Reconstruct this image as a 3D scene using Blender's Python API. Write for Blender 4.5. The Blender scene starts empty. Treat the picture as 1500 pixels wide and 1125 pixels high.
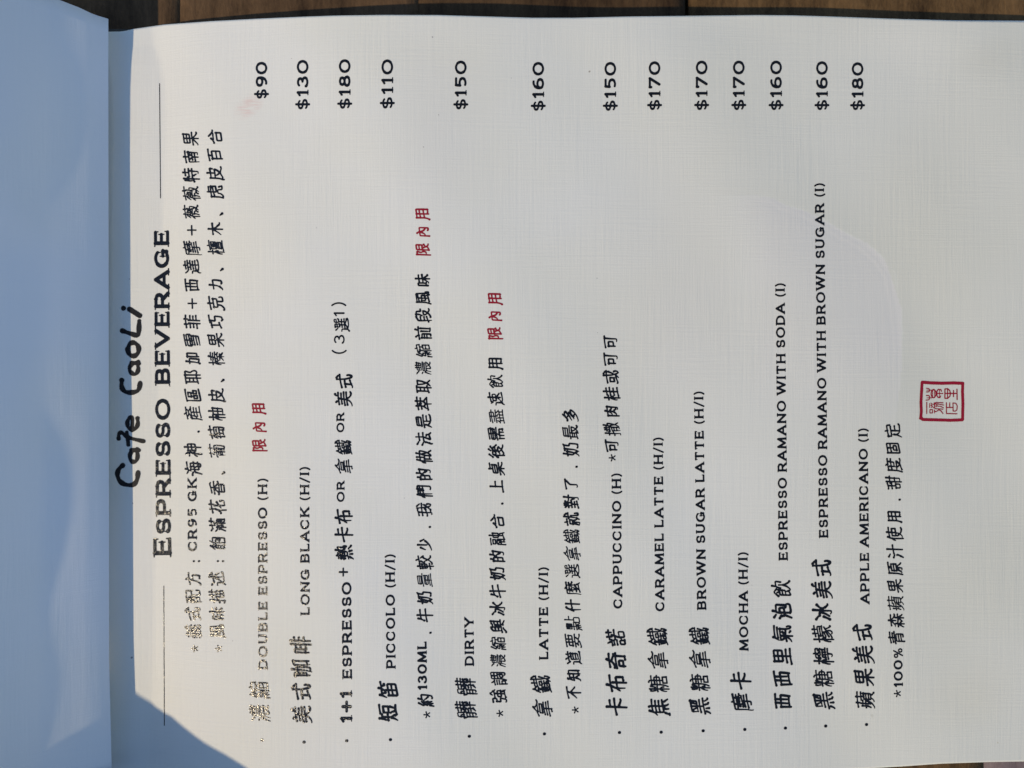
import bpy, math, random
import numpy as np
from mathutils import Vector

C = bpy.context.scene.collection
scene = bpy.context.scene
MM = 0.001
PX = 0.1933            # millimetres per photo pixel on the page plane
D = 209.4              # camera height above the page, mm

# ------------------------------------------------------------------ camera, sky, sun, exposure
cam_data = bpy.data.cameras.new('camera')
cam = bpy.data.objects.new('camera', cam_data)
C.objects.link(cam)
cam.location = (0, 0, D*MM)
cam_data.sensor_width = 36
cam_data.lens = 36*D/(1500*PX)
cam_data.clip_start = 0.005
cam_data.clip_end = 50
cam_data.dof.use_dof = True
cam_data.dof.focus_distance = (D+1)*MM
cam_data.dof.aperture_fstop = 6.3
scene.camera = cam

SUN = Vector((-0.65, -0.45, 0.615)).normalized()
world = bpy.data.worlds.new('World')
scene.world = world
world.use_nodes = True
wn = world.node_tree
bg = wn.nodes['Background']
sky = wn.nodes.new('ShaderNodeTexSky')
sky.sky_type = 'NISHITA'
sky.sun_disc = False
sky.sun_elevation = math.asin(SUN.z)
sky.sun_rotation = math.atan2(SUN.x, SUN.y)
sky.air_density = 1.0
sky.dust_density = 0.2
sky.ozone_density = 2.6
wn.links.new(sky.outputs[0], bg.inputs[0])
bg.inputs[1].default_value = 0.145
sd = bpy.data.lights.new('sun', 'SUN')
sd.energy = 2.8
sd.angle = math.radians(0.65)
sd.color = (1.0, 0.83, 0.57)
sun = bpy.data.objects.new('sun', sd)
C.objects.link(sun)
sun.rotation_euler = SUN.to_track_quat('Z', 'Y').to_euler()
sun.location = SUN
scene.view_settings.view_transform = 'Standard'
scene.view_settings.look = 'None'
scene.view_settings.exposure = 0.0
scene.view_settings.gamma = 1.0

# ------------------------------------------------------------------ materials
def mat(name):
    m = bpy.data.materials.new(name)
    m.use_nodes = True
    nt = m.node_tree
    return m, nt, nt.nodes['Principled BSDF']

def N(nt, typ, **kw):
    n = nt.nodes.new(typ)
    for k, v in kw.items():
        if isinstance(k, str) and hasattr(n, k):
            setattr(n, k, v)
    return n

def math_node(nt, op, a, b=None, c=None):
    n = nt.nodes.new('ShaderNodeMath'); n.operation = op
    for i, v in enumerate((a, b, c)):
        if v is None: continue
        if isinstance(v, (int, float)): n.inputs[i].default_value = v
        else: nt.links.new(v, n.inputs[i])
    return n.outputs[0]

def stretched_noise(nt, coord, scale_xyz, detail=2.0, rough=0.6, off=(0, 0, 0)):
    mp = nt.nodes.new('ShaderNodeMapping')
    mp.inputs['Scale'].default_value = scale_xyz
    mp.inputs['Location'].default_value = off
    nt.links.new(coord, mp.inputs['Vector'])
    n = nt.nodes.new('ShaderNodeTexNoise')
    n.inputs['Scale'].default_value = 1.0
    n.inputs['Detail'].default_value = detail
    n.inputs['Roughness'].default_value = rough
    nt.links.new(mp.outputs[0], n.inputs['Vector'])
    return n.outputs['Fac']

def linen_height(nt, coord):
    """embossed linen finish: long broken ribs both ways, in metres of object space"""
    a = stretched_noise(nt, coord, (1500, 60, 1), 3.0, 0.7)
    a2 = stretched_noise(nt, coord, (640, 28, 1), 1.0, 0.5, (3, 7, 0))
    b = stretched_noise(nt, coord, (55, 1400, 1), 3.0, 0.7, (11, 2, 0))
    g = stretched_noise(nt, coord, (2600, 2600, 1), 2.0, 0.6)
    r1 = math_node(nt, 'MULTIPLY', a, 1.0)
    r2 = math_node(nt, 'MULTIPLY', a2, 0.8)
    r3 = math_node(nt, 'MULTIPLY', b, 1.2)
    r4 = math_node(nt, 'MULTIPLY', g, 0.35)
    # the embossing is deeper in some places than in others
    p1 = stretched_noise(nt, coord, (45, 30, 1), 2.0, 0.6, (2, 5, 0))
    p2 = stretched_noise(nt, coord, (26, 60, 1), 2.0, 0.6, (8, 1, 0))
    va = math_node(nt, 'MULTIPLY', math_node(nt, 'ADD', r1, r2), math_node(nt, 'MULTIPLY_ADD', p1, 2.6, -0.3))
    vb = math_node(nt, 'MULTIPLY', r3, math_node(nt, 'MULTIPLY_ADD', p2, 2.8, -0.55))
    return math_node(nt, 'ADD', math_node(nt, 'ADD', va, vb), r4)

def spot_mask(nt, coord, x, y, rx, ry, rot=0.0, soft=0.4):
    """1 inside an ellipse round (x, y) mm on the page, 0 outside"""
    mp = nt.nodes.new('ShaderNodeMapping')
    mp.vector_type = 'TEXTURE'
    mp.inputs['Location'].default_value = (x*MM, y*MM, 0)
    mp.inputs['Rotation'].default_value = (0, 0, rot)
    mp.inputs['Scale'].default_value = (rx*MM, ry*MM, 1000)
    nt.links.new(coord, mp.inputs['Vector'])
    ln = nt.nodes.new('ShaderNodeVectorMath'); ln.operation = 'LENGTH'
    nt.links.new(mp.outputs[0], ln.inputs[0])
    mr = nt.nodes.new('ShaderNodeMapRange')
    mr.inputs['From Min'].default_value = 1.0
    mr.inputs['From Max'].default_value = 1.0-soft
    nt.links.new(ln.outputs['Value'], mr.inputs['Value'])
    return mr.outputs[0]

def mix_col(nt, fac, a, b):
    m = nt.nodes.new('ShaderNodeMix'); m.data_type = 'RGBA'
    if isinstance(fac, float): m.inputs[0].default_value = fac
    else: nt.links.new(fac, m.inputs[0])
    for sock, v in ((m.inputs[6], a), (m.inputs[7], b)):
        if isinstance(v, tuple): sock.default_value = (*v, 1)
        else: nt.links.new(v, sock)
    return m.outputs[2]

def px_mm(px, py):
    return (px-750)*PX, (562.5-py)*PX

def paper_material(name, base, marks=False, bump=1.0):
    m, nt, bs = mat(name)
    tc = nt.nodes.new('ShaderNodeTexCoord')
    co = tc.outputs['Object']
    # faint yellowing and handling tone, larger than a hand
    big = stretched_noise(nt, co, (16, 16, 16), 3.0, 0.55, (1.3, 4.1, 0))
    rmp = nt.nodes.new('ShaderNodeValToRGB')
    rmp.color_ramp.elements[0].position = 0.35
    rmp.color_ramp.elements[1].position = 0.68
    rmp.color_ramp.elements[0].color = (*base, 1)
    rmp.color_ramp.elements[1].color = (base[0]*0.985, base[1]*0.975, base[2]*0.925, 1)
    nt.links.new(big, rmp.inputs[0])
    col = rmp.outputs[0]
    if marks:
        # pink stamp-ink smudge beside the first price
        x, y = px_mm(360, 152)
        k = spot_mask(nt, co, x, y, 5.4, 3.3, 0.5, 0.55)
        st = stretched_noise(nt, co, (260, 2300, 1), 2.0, 0.6)
        mr = nt.nodes.new('ShaderNodeMapRange')
        mr.inputs['From Min'].default_value = 0.36; mr.inputs['From Max'].default_value = 0.66
        nt.links.new(st, mr.inputs['Value'])
        k = math_node(nt, 'MULTIPLY', k, math_node(nt, 'MULTIPLY', mr.outputs[0], 0.33))
        col = mix_col(nt, k, col, (0.74, 0.36, 0.32))
        # small brown and grey specks, one by one
        for px, py, r, c in ((864.5, 101, .42, (.20, .15, .10)), (634, 56.5, .3, (.22, .2, .18)),
                             (749, 114, .2, (.4, .38, .34)), (643, 170, .25, (.35, .33, .28)),
                             (621, 217, .25, (.35, .33, .28)), (875, 407, .25, (.3, .28, .25)),
                             (876, 487, .2, (.3, .28, .25)), (230, 566, .3, (.15, .13, .12)),
                             (463, 333, .2, (.4, .38, .36)), (592, 730, .2, (.4, .38, .36)),
                             (167, 982, .45, (.09, .09, .11)), (165, 402, .22, (.1, .1, .12)),
                             (166, 584, .2, (.1, .1, .12)), (169, 745, .25, (.12, .12, .15)),
                             (334, 945, .2, (.4, .36, .34)), (1290, 1060, .7, (.60, .57, .48)),
                             (1107, 862, .2, (.3, .28, .25)), (426, 84, .2, (.45, .42, .38)),
                             (1482, 1103, .35, (.5, .42, .25)), (257, 930, .2, (.4, .36, .34))):
            x, y = px_mm(px, py)
            k = spot_mask(nt, co, x, y, r, r*0.8, px, 0.6)
            col = mix_col(nt, math_node(nt, 'MULTIPLY', k, 0.85), col, c)
        # dried spill: a yellow tone outside its edge that also paints the sunlight's falloff, a lilac cast inside, a thin tide line between
        for an, c, amt in (('yellow_sun_falloff', (.635, .615, .51), 0.66), ('lilac', (.66, .61, .575), 0.42), ('tide', (.84, .82, .70), 0.3)):
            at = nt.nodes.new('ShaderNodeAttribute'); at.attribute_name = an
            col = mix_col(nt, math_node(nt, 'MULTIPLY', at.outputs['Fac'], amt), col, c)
        # a broad faint tea stain
        x, y = px_mm(1440, 1030)
        k = spot_mask(nt, co, x, y, 17, 12, 0.4, 0.8)
        col = mix_col(nt, math_node(nt, 'MULTIPLY', k, 0.16), col, (.66, .60, .44))
        x, y = px_mm(1470, 75)
        k = spot_mask(nt, co, x, y, 12, 7, 0.2, 0.9)
        col = mix_col(nt, math_node(nt, 'MULTIPLY', k, 0.2), col, (.58, .55, .45))
    nt.links.new(col, bs.inputs['Base Color'])
    bs.inputs['Roughness'].default_value = 0.72
    bs.inputs['Specular IOR Level'].default_value = 0.25
    bp = nt.nodes.new('ShaderNodeBump')
    bp.inputs['Strength'].default_value = bump
    bp.inputs['Distance'].default_value = 0.00006
    nt.links.new(linen_height(nt, co), bp.inputs['Height'])
    nt.links.new(bp.outputs[0], bs.inputs['Normal'])
    return m

def ink_material(name, col, rough, bump, flakes=False, spec=0.25):
    m, nt, bs = mat(name)
    tc = nt.nodes.new('ShaderNodeTexCoord')
    co = tc.outputs['Object']
    bs.inputs['Base Color'].default_value = (*col, 1)
    bs.inputs['Roughness'].default_value = rough
    bs.inputs['Specular IOR Level'].default_value = 0.46 if flakes else spec
    bp = nt.nodes.new('ShaderNodeBump')
    bp.inputs['Strength'].default_value = 1.0
    bp.inputs['Distance'].default_value = bump
    hgt = linen_height(nt, co)
    if flakes:
        # the print sits on the ribs in tiny glossy beads
        g = stretched_noise(nt, co, (2100, 2100, 1), 1.0, 0.5, (5, 9, 0))
        hgt = math_node(nt, 'ADD', hgt, math_node(nt, 'MULTIPLY', g, 0.9))
    nt.links.new(hgt, bp.inputs['Height'])
    nt.links.new(bp.outputs[0], bs.inputs['Normal'])
    return m

def wood_material(name, dark, light, seed):
    m, nt, bs = mat(name)
    tc = nt.nodes.new('ShaderNodeTexCoord')
    co = tc.outputs['Object']
    a = stretched_noise(nt, co, (420, 60, 60), 5.0, 0.65, (seed*3.1, seed, 0))
    b = stretched_noise(nt, co, (60, 34, 40), 4.0, 0.6, (seed, seed*2.3, 0))
    c = stretched_noise(nt, co, (1500, 500, 500), 3.0, 0.7, (seed, 0, 0))
    f = math_node(nt, 'ADD', math_node(nt, 'MULTIPLY', a, 0.35), math_node(nt, 'MULTIPLY', b, 0.6))
    f = math_node(nt, 'ADD', f, math_node(nt, 'MULTIPLY', c, 0.25))
    rmp = nt.nodes.new('ShaderNodeValToRGB')
    rmp.color_ramp.elements[0].position = 0.42
    rmp.color_ramp.elements[1].position = 0.72
    rmp.color_ramp.elements[0].color = (*dark, 1)
    rmp.color_ramp.elements[1].color = (*light, 1)
    nt.links.new(f, rmp.inputs[0])
    nt.links.new(rmp.outputs[0], bs.inputs['Base Color'])
    bs.inputs['Roughness'].default_value = 0.75
    bs.inputs['Specular IOR Level'].default_value = 0.12
    bp = nt.nodes.new('ShaderNodeBump')
    bp.inputs['Strength'].default_value = 0.8
    bp.inputs['Distance'].default_value = 0.0009
    nt.links.new(f, bp.inputs['Height'])
    nt.links.new(bp.outputs[0], bs.inputs['Normal'])
    return m

def plain_material(name, col, rough=0.7):
    m, nt, bs = mat(name)
    tc = nt.nodes.new('ShaderNodeTexCoord')
    n = stretched_noise(nt, tc.outputs['Object'], (300, 300, 300), 3.0)
    c = mix_col(nt, n, tuple(v*0.8 for v in col), tuple(v*1.2 for v in col))
    nt.links.new(c, bs.inputs['Base Color'])
    bs.inputs['Roughness'].default_value = rough
    return m

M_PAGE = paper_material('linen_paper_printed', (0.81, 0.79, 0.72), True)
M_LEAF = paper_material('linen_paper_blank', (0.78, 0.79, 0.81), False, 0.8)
M_INK = ink_material('black_toner', (0.006, 0.0052, 0.005), 0.15, 0.00008, True)
M_RED = ink_material('red_toner', (0.30, 0.006, 0.022), 0.6, 0.00003)
M_MARKER = ink_material('black_marker', (0.006, 0.006, 0.008), 0.5, 0.00002)
M_COVER = plain_material('cover_shadow_black', (0.012, 0.011, 0.010))  # cover board; its black also paints the shadow in the spine gap
M_THREAD = plain_material('dark_board', (0.05, 0.03, 0.02))

# ------------------------------------------------------------------ objects
ORIGIN = {}
def new_mesh(name, verts, faces, material, parent=None, smooth=True):
    """verts in mm; the object's own origin stays at the world origin so every piece shares one set of coordinates"""
    me = bpy.data.meshes.new(name)
    v = np.asarray(verts, dtype=np.float64)*MM
    me.vertices.add(len(v))
    me.vertices.foreach_set('co', v.ravel().astype(np.float32))
    loops = [i for f in faces for i in f] if not isinstance(faces, np.ndarray) else faces.ravel()
    if isinstance(faces, np.ndarray):
        sizes = np.full(len(faces), faces.shape[1])
    else:
        sizes = np.array([len(f) for f in faces])
    me.loops.add(len(loops))
    me.loops.foreach_set('vertex_index', np.asarray(loops, dtype=np.int32))
    me.polygons.add(len(sizes))
    st = np.concatenate([[0], np.cumsum(sizes)[:-1]]).astype(np.int32)
    me.polygons.foreach_set('loop_start', st)
    me.polygons.foreach_set('loop_total', sizes.astype(np.int32))
    me.update(calc_edges=True)
    me.validate()
    if smooth:
        me.polygons.foreach_set('use_smooth', np.ones(len(me.polygons), bool))
    me.materials.append(material)
    o = bpy.data.objects.new(name, me)
    C.objects.link(o)
    if parent is not None:
        o.parent = parent
        if parent.type == 'EMPTY':
            o.location = -Vector(parent.location)
    return o

def thing(name, label, cat, loc=(0, 0, 0)):
    o = bpy.data.objects.new(name, None)
    C.objects.link(o)
    o.empty_display_size = 0.02
    o.location = tuple(c*MM for c in loc)
    o['label'] = label
    o['category'] = cat
    return o

def tag(o, **kw):
    for k, v in kw.items():
        o[k] = v
    return o

# ------------------------------------------------------------------ the page surface (mm)
_u = np.array([-400, 150, 222, 260, 320, 400, 480, 560, 650, 800, 1000, 1200, 1400, 2400], float)
_sl = np.tan(np.radians(np.array([15, 15, 15, 13.5, 10.5, 6.8, 3.0, 0.3, -1.4, -2.1, -1.9, -2.6, -2.4, -2.4])))
_uu = np.linspace(-400, 2400, 5601)
_ss = np.interp(_uu, _u, _sl)
_k = np.ones(61)/61
_ss = np.convolve(np.pad(_ss, 30, mode='edge'), _k, mode='valid')
_hh = np.concatenate([[0], np.cumsum((_ss[1:]+_ss[:-1])/2*np.diff(_uu)*PX)])
_hh -= np.interp(500, _uu, _hh)

RIDGE = np.array([(1085, 287), (1110, 287), (1135, 291), (1150, 301), (1180, 309), (1215, 327), (1240, 342),
                  (1270, 356), (1295, 378), (1312, 402), (1320, 450), (1322, 520), (1318, 570)], float)

def seg_dist(px, py, P):
    best = np.full(np.shape(px), 1e9)
    for a, b in zip(P[:-1], P[1:]):
        ab = b-a
        t = np.clip(((px-a[0])*ab[0]+(py-a[1])*ab[1])/(ab@ab), 0, 1)
        best = np.minimum(best, np.hypot(px-a[0]-t*ab[0], py-a[1]-t*ab[1]))
    return best

def crease_u(v):
    return np.interp(v, [20, 45, 55, 75, 110, 130, 450, 600, 750, 900, 1020, 1125, 1200],
                     [200, 203, 207, 213, 219, 220, 217, 210, 205, 203, 200, 195, 192])

def H(X, Y):
    X = np.asarray(X, float); Y = np.asarray(Y, float)
    u = 750+X/PX; v = 562.5-Y/PX
    h = np.interp(u, _uu, _hh)
    # scored hinge beside the spine: the strip left of it lies flatter
    d = crease_u(v)-u
    h = h+np.tan(np.radians(11.0))*PX*2.0*np.log1p(np.exp(np.clip(d/2.0, -40, 40)))
    # slow waves of a handled sheet
    fade = np.clip((u-215)/120, 0, 1)
    h = h+2.0*fade*(0.16*np.sin(X/13.0+Y/31.0+1.0)+0.13*np.sin(X/21.0-Y/17.0+2.2)
                + 0.06*np.sin(X/7.5+Y/12.0+0.4)+0.05*np.sin(-X/9.0+Y/6.5)+0.25*np.sin(Y/37.0+X/60.0))
    # top edge ripples slightly, right corner lifts a little
    h = h+0.35*np.exp(-((v-25)/40)**2)*np.sin(u/95.0)*fade
    # the soft fold mark at lower right of centre
    m = (u > 1000) & (u < 1400) & (v > 200) & (v < 650)
    if np.any(m):
        dd = seg_dist(u, v, RIDGE)
        env = np.clip((u-1085)/40, 0, 1)*np.clip((585-v)/120, 0, 1)
        inside = v > np.interp(u, RIDGE[:, 0], RIDGE[:, 1])
        inside &= u < 1319
        rise = np.where(inside, 0.020*PX*dd*np.exp(-dd/70.0), 0)
        h = h+np.where(m, env*rise, 0)
        h = h+np.where(m, 0.020*env*np.exp(-(dd/2.2)**2)-0.02*env*np.exp(-((dd-5)/4)**2), 0)
    return h

def on_page(px, py, lift=0.0):
    """photo pixel -> point of the real, curved page surface"""
    X0 = (np.asarray(px, float)-750)*PX; Y0 = (562.5-np.asarray(py, float))*PX
    z = np.zeros_like(X0)
    for _ in range(6):
        k = (D-z)/D
        z = H(X0*k, Y0*k)
    k = (D-z)/D
    return np.stack([X0*k, Y0*k, z+lift], -1)

TOP_EDGE = np.array([(120, 48), (160, 46.5), (175, 46.3), (185, 45), (195, 42.5), (240, 36), (309, 31), (379, 27.3), (440, 24.6),
                     (490, 22.8), (560, 21.8), (640, 22), (720, 24.3), (780, 26), (840, 26), (920, 24.2), (1040, 22.8),
                     (1110, 22), (1160, 22.4), (1220, 24.2), (1300, 27.2), (1400, 30.5), (1500, 31.5), (1600, 32)])
BOT_EDGE = np.array([(120, 1150), (400, 1146), (1100, 1133), (1272, 1125.5), (1320, 1122.8), (1380, 1118.6), (1450, 1116.2), (1500, 1115.4), (1600, 1114)])

def sheet_mesh(name, material, parent, nx, ny, top_shift, bot_shift, drop, thick, u0=133.0, u1=1575.0):
    U = np.linspace(u0, u1, nx)
    T = np.linspace(0, 1, ny)
    yt = np.interp(U, TOP_EDGE[:, 0], TOP_EDGE[:, 1])+top_shift(U)
    yb = np.interp(U, BOT_EDGE[:, 0], BOT_EDGE[:, 1])+bot_shift(U)
    PXX = np.repeat(U[None], ny, 0)
    PYY = yt[None]+(yb-yt)[None]*T[:, None]
    P = on_page(PXX, PYY)
    P[..., 2] -= drop
    top = P.reshape(-1, 3)
    low = top.copy(); low[:, 2] -= thick
    idx = np.arange(nx*ny).reshape(ny, nx)
    q = np.stack([idx[:-1, :-1], idx[1:, :-1], idx[1:, 1:], idx[:-1, 1:]], -1).reshape(-1, 4)
    # y grows downward in the photo, so this winding faces up
    n = nx*ny
    faces = [q, q[:, ::-1]+n]
    for line in (idx[0, :], idx[-1, ::-1], idx[::-1, 0], idx[:, -1]):
        a, b = line[:-1], line[1:]
        faces.append(np.stack([a, b, b+n, a+n], -1))
    faces = np.vstack(faces)
    o = new_mesh(name, np.vstack([top, low]), faces, material, parent)
    me = o.data
    # keep the cut edges crisp
    sm = np.ones(len(me.polygons), bool); sm[2*len(q):] = False
    me.polygons.foreach_set('use_smooth', sm)
    return o

TABLE_Z = -14.0
menu = thing('menu_booklet', 'open cream linen paper drinks menu lying sideways on the wooden table', 'menu', (0, 0, TABLE_Z))

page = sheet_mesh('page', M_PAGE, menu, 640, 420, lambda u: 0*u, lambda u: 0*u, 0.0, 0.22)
def page_stains_falloff(me):
    co = np.empty(len(me.vertices)*3, np.float32); me.vertices.foreach_get('co', co); co = co.reshape(-1, 3)/MM
    k = D/(D-co[:, 2]); u = 750+co[:, 0]*k/PX; v = 562.5-co[:, 1]*k/PX
    # the outline wobbles like a drying edge
    R_ = [RIDGE[0]]
    r = random.Random(4)
    for a, b in zip(RIDGE[:-1], RIDGE[1:]):
        for s_ in (0.25, 0.5, 0.75, 1.0):
            R_.append(a+(b-a)*s_+np.array([r.uniform(-1.6, 1.6), r.uniform(-1.6, 1.6)]))
    R_ = np.array(R_)
    d = np.full(len(u), 999.0)
    m = (u > 900) & (v > 150) & (v < 900)
    d[m] = seg_dist(u[m], v[m], R_)
    order = np.argsort(RIDGE[:10, 0])
    below = (v > np.interp(u, RIDGE[order, 0], RIDGE[order, 1], left=287)) & (u < np.interp(v, [380, 450, 520, 570, 700], [1296, 1320, 1322, 1318, 1300]))
    env = np.clip((u-1060)/70, 0, 1)*np.clip((640-v)/150, 0, 1)
    wave = 0.5+0.5*np.sin(u/83.0+1.3*np.sin(v/140.0))*np.cos(v/97.0+u/210.0)
    yel = np.clip((u-560)/820, 0, 1)**0.8*(0.72+0.28*wave)  # ageing tone that also paints the sunlight's falloff towards the right
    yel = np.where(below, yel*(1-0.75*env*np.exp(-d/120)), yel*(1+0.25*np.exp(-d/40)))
    lil = np.where(below, env*(0.45+0.55*np.exp(-d/75)), 0)
    lil = np.maximum(lil, 0.35*np.exp(-((u-1010)/110)**2-((v-430)/170)**2)*(wave > -1))
    lil = np.maximum(lil, 0.30*np.exp(-((u-640)/60)**2-((v-180)/130)**2))
    lil = np.maximum(lil, 0.22*np.exp(-((u-1160)/90)**2-((v-960)/110)**2))
    tide = env*np.exp(-(d/1.3)**2)*(0.55+0.45*np.sin(u/9.0+v/13.0))
    for nme, val in (('yellow_sun_falloff', yel), ('lilac', lil), ('tide', tide)):
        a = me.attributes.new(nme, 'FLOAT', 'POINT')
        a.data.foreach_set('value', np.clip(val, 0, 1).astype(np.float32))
page_stains_falloff(page.data)
page['label'] = 'printed right page headed espresso beverage, in sun'
for k in range(3):
    def ts(u, k=k): return np.interp(u, [120, 1250, 1330, 1600], [2.5+k*.7, 2.2, -1.2-k*0.8, -2.6-k*1.1])
    def bs_(u, k=k): return -2.5-0.5*k+0*u
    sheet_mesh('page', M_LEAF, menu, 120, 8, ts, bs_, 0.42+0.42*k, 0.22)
cov = sheet_mesh('cover', M_COVER, menu, 120, 4, lambda u: np.interp(u, [120, 176, 184, 215, 240, 1600], [-9, -9, -7, 1, 5, 5]),
                 lambda u: -5+0*u, 2.1, 1.0, 120, 1570)

# ---- the turned left leaf, hinged at the spine
prof = [(-120.6, -9.8), (-119.2, -7.6), (-117.9, -5.0), (-117.35, -3.0), (-117.3, -1.6), (-117.7, -0.4), (-120.5, 2.8),
        (-124.5, 7.2), (-129.0, 12.6), (-133.5, 18.2), (-138.0, 23.2), (-143.0, 28.4), (-149, 34.0), (-158, 40),
        (-172, 45), (-195, 47), (-225, 44), (-255, 35), (-290, 19), (-322, 4), (-345, -9)]
SLOPE = SUN.z/-SUN.x
def catmull(P, n=6):
    P = np.array(P, float); Q = np.vstack([2*P[0]-P[1], P, 2*P[-1]-P[-2]]); out = []
    for i in range(1, len(Q)-2):
        for t in np.linspace(0, 1, n, endpoint=False):
            p0, p1, p2, p3 = Q[i-1:i+3]
            out.append(0.5*((2*p1)+(-p0+p2)*t+(2*p0-5*p1+4*p2-p3)*t*t+(-p0+3*p1-3*p2+p3)*t**3))
    out.append(Q[-2]); return np.array(out)
def leaf(name, prof, ytop, ybot, shift, ny=60, thick=0.25, parent=None, material=None):
    P = catmull(prof)
    # the arch of the leaf just touches the sun's grazing line to its shadow edge beside the spine
    sx, sy, sz = on_page(191, 500)
    ray = sz+(sx-P[:, 0])*SLOPE
    P[:, 1] = np.minimum(P[:, 1], ray-0.25)
    tn = np.gradient(P, axis=0); nn = np.stack([tn[:, 1], -tn[:, 0]], -1); nn /= np.linalg.norm(nn, axis=1)[:, None]
    arc = np.concatenate([[0], np.cumsum(np.hypot(*np.diff(P, axis=0).T))])
    S = np.linspace(0, 1, ny)
    V = []
    for side in (0, 1):
        for s in S:
            win = np.clip((arc-12)/10, 0, 1)*np.clip((120-arc)/40, 0, 1)
            dip = -win*(0.55+0.35*np.sin(s*9.0+arc/11.0)+0.2*np.sin(s*17.0-arc/7.0))
            Q = P+nn*(thick*side+dip[:, None])
            yt = ytop(arc); yb = ybot(arc)
            y = yt+(yb-yt)*s
            V.append(np.stack([Q[:, 0]+shift(arc, y), y, Q[:, 1]], -1))
    V = np.array(V)  # 2*ny, np, 3
    n = len(P); idx = np.arange(ny*n).reshape(ny, n); tot = ny*n
    q = np.stack([idx[:-1, :-1], idx[:-1, 1:], idx[1:, 1:], idx[1:, :-1]], -1).reshape(-1, 4)
    faces = [q, q[:, ::-1]+tot]
    for line in (idx[0, ::-1], idx[-1, :], idx[:, 0], idx[::-1, -1]):
        a, b = line[:-1], line[1:]
        faces.append(np.stack([a, b, b+tot, a+tot], -1))
    return new_mesh(name, V.reshape(-1, 3), np.vstack(faces), material, parent)
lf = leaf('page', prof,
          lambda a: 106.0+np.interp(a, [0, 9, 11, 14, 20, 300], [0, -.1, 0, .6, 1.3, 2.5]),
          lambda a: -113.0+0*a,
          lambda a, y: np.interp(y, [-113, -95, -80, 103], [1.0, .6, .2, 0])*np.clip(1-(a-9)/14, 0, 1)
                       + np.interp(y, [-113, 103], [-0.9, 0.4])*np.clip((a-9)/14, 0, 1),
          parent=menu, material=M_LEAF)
lf['label'] = 'blank turned left page rising from the spine, in bluish shade'

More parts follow.
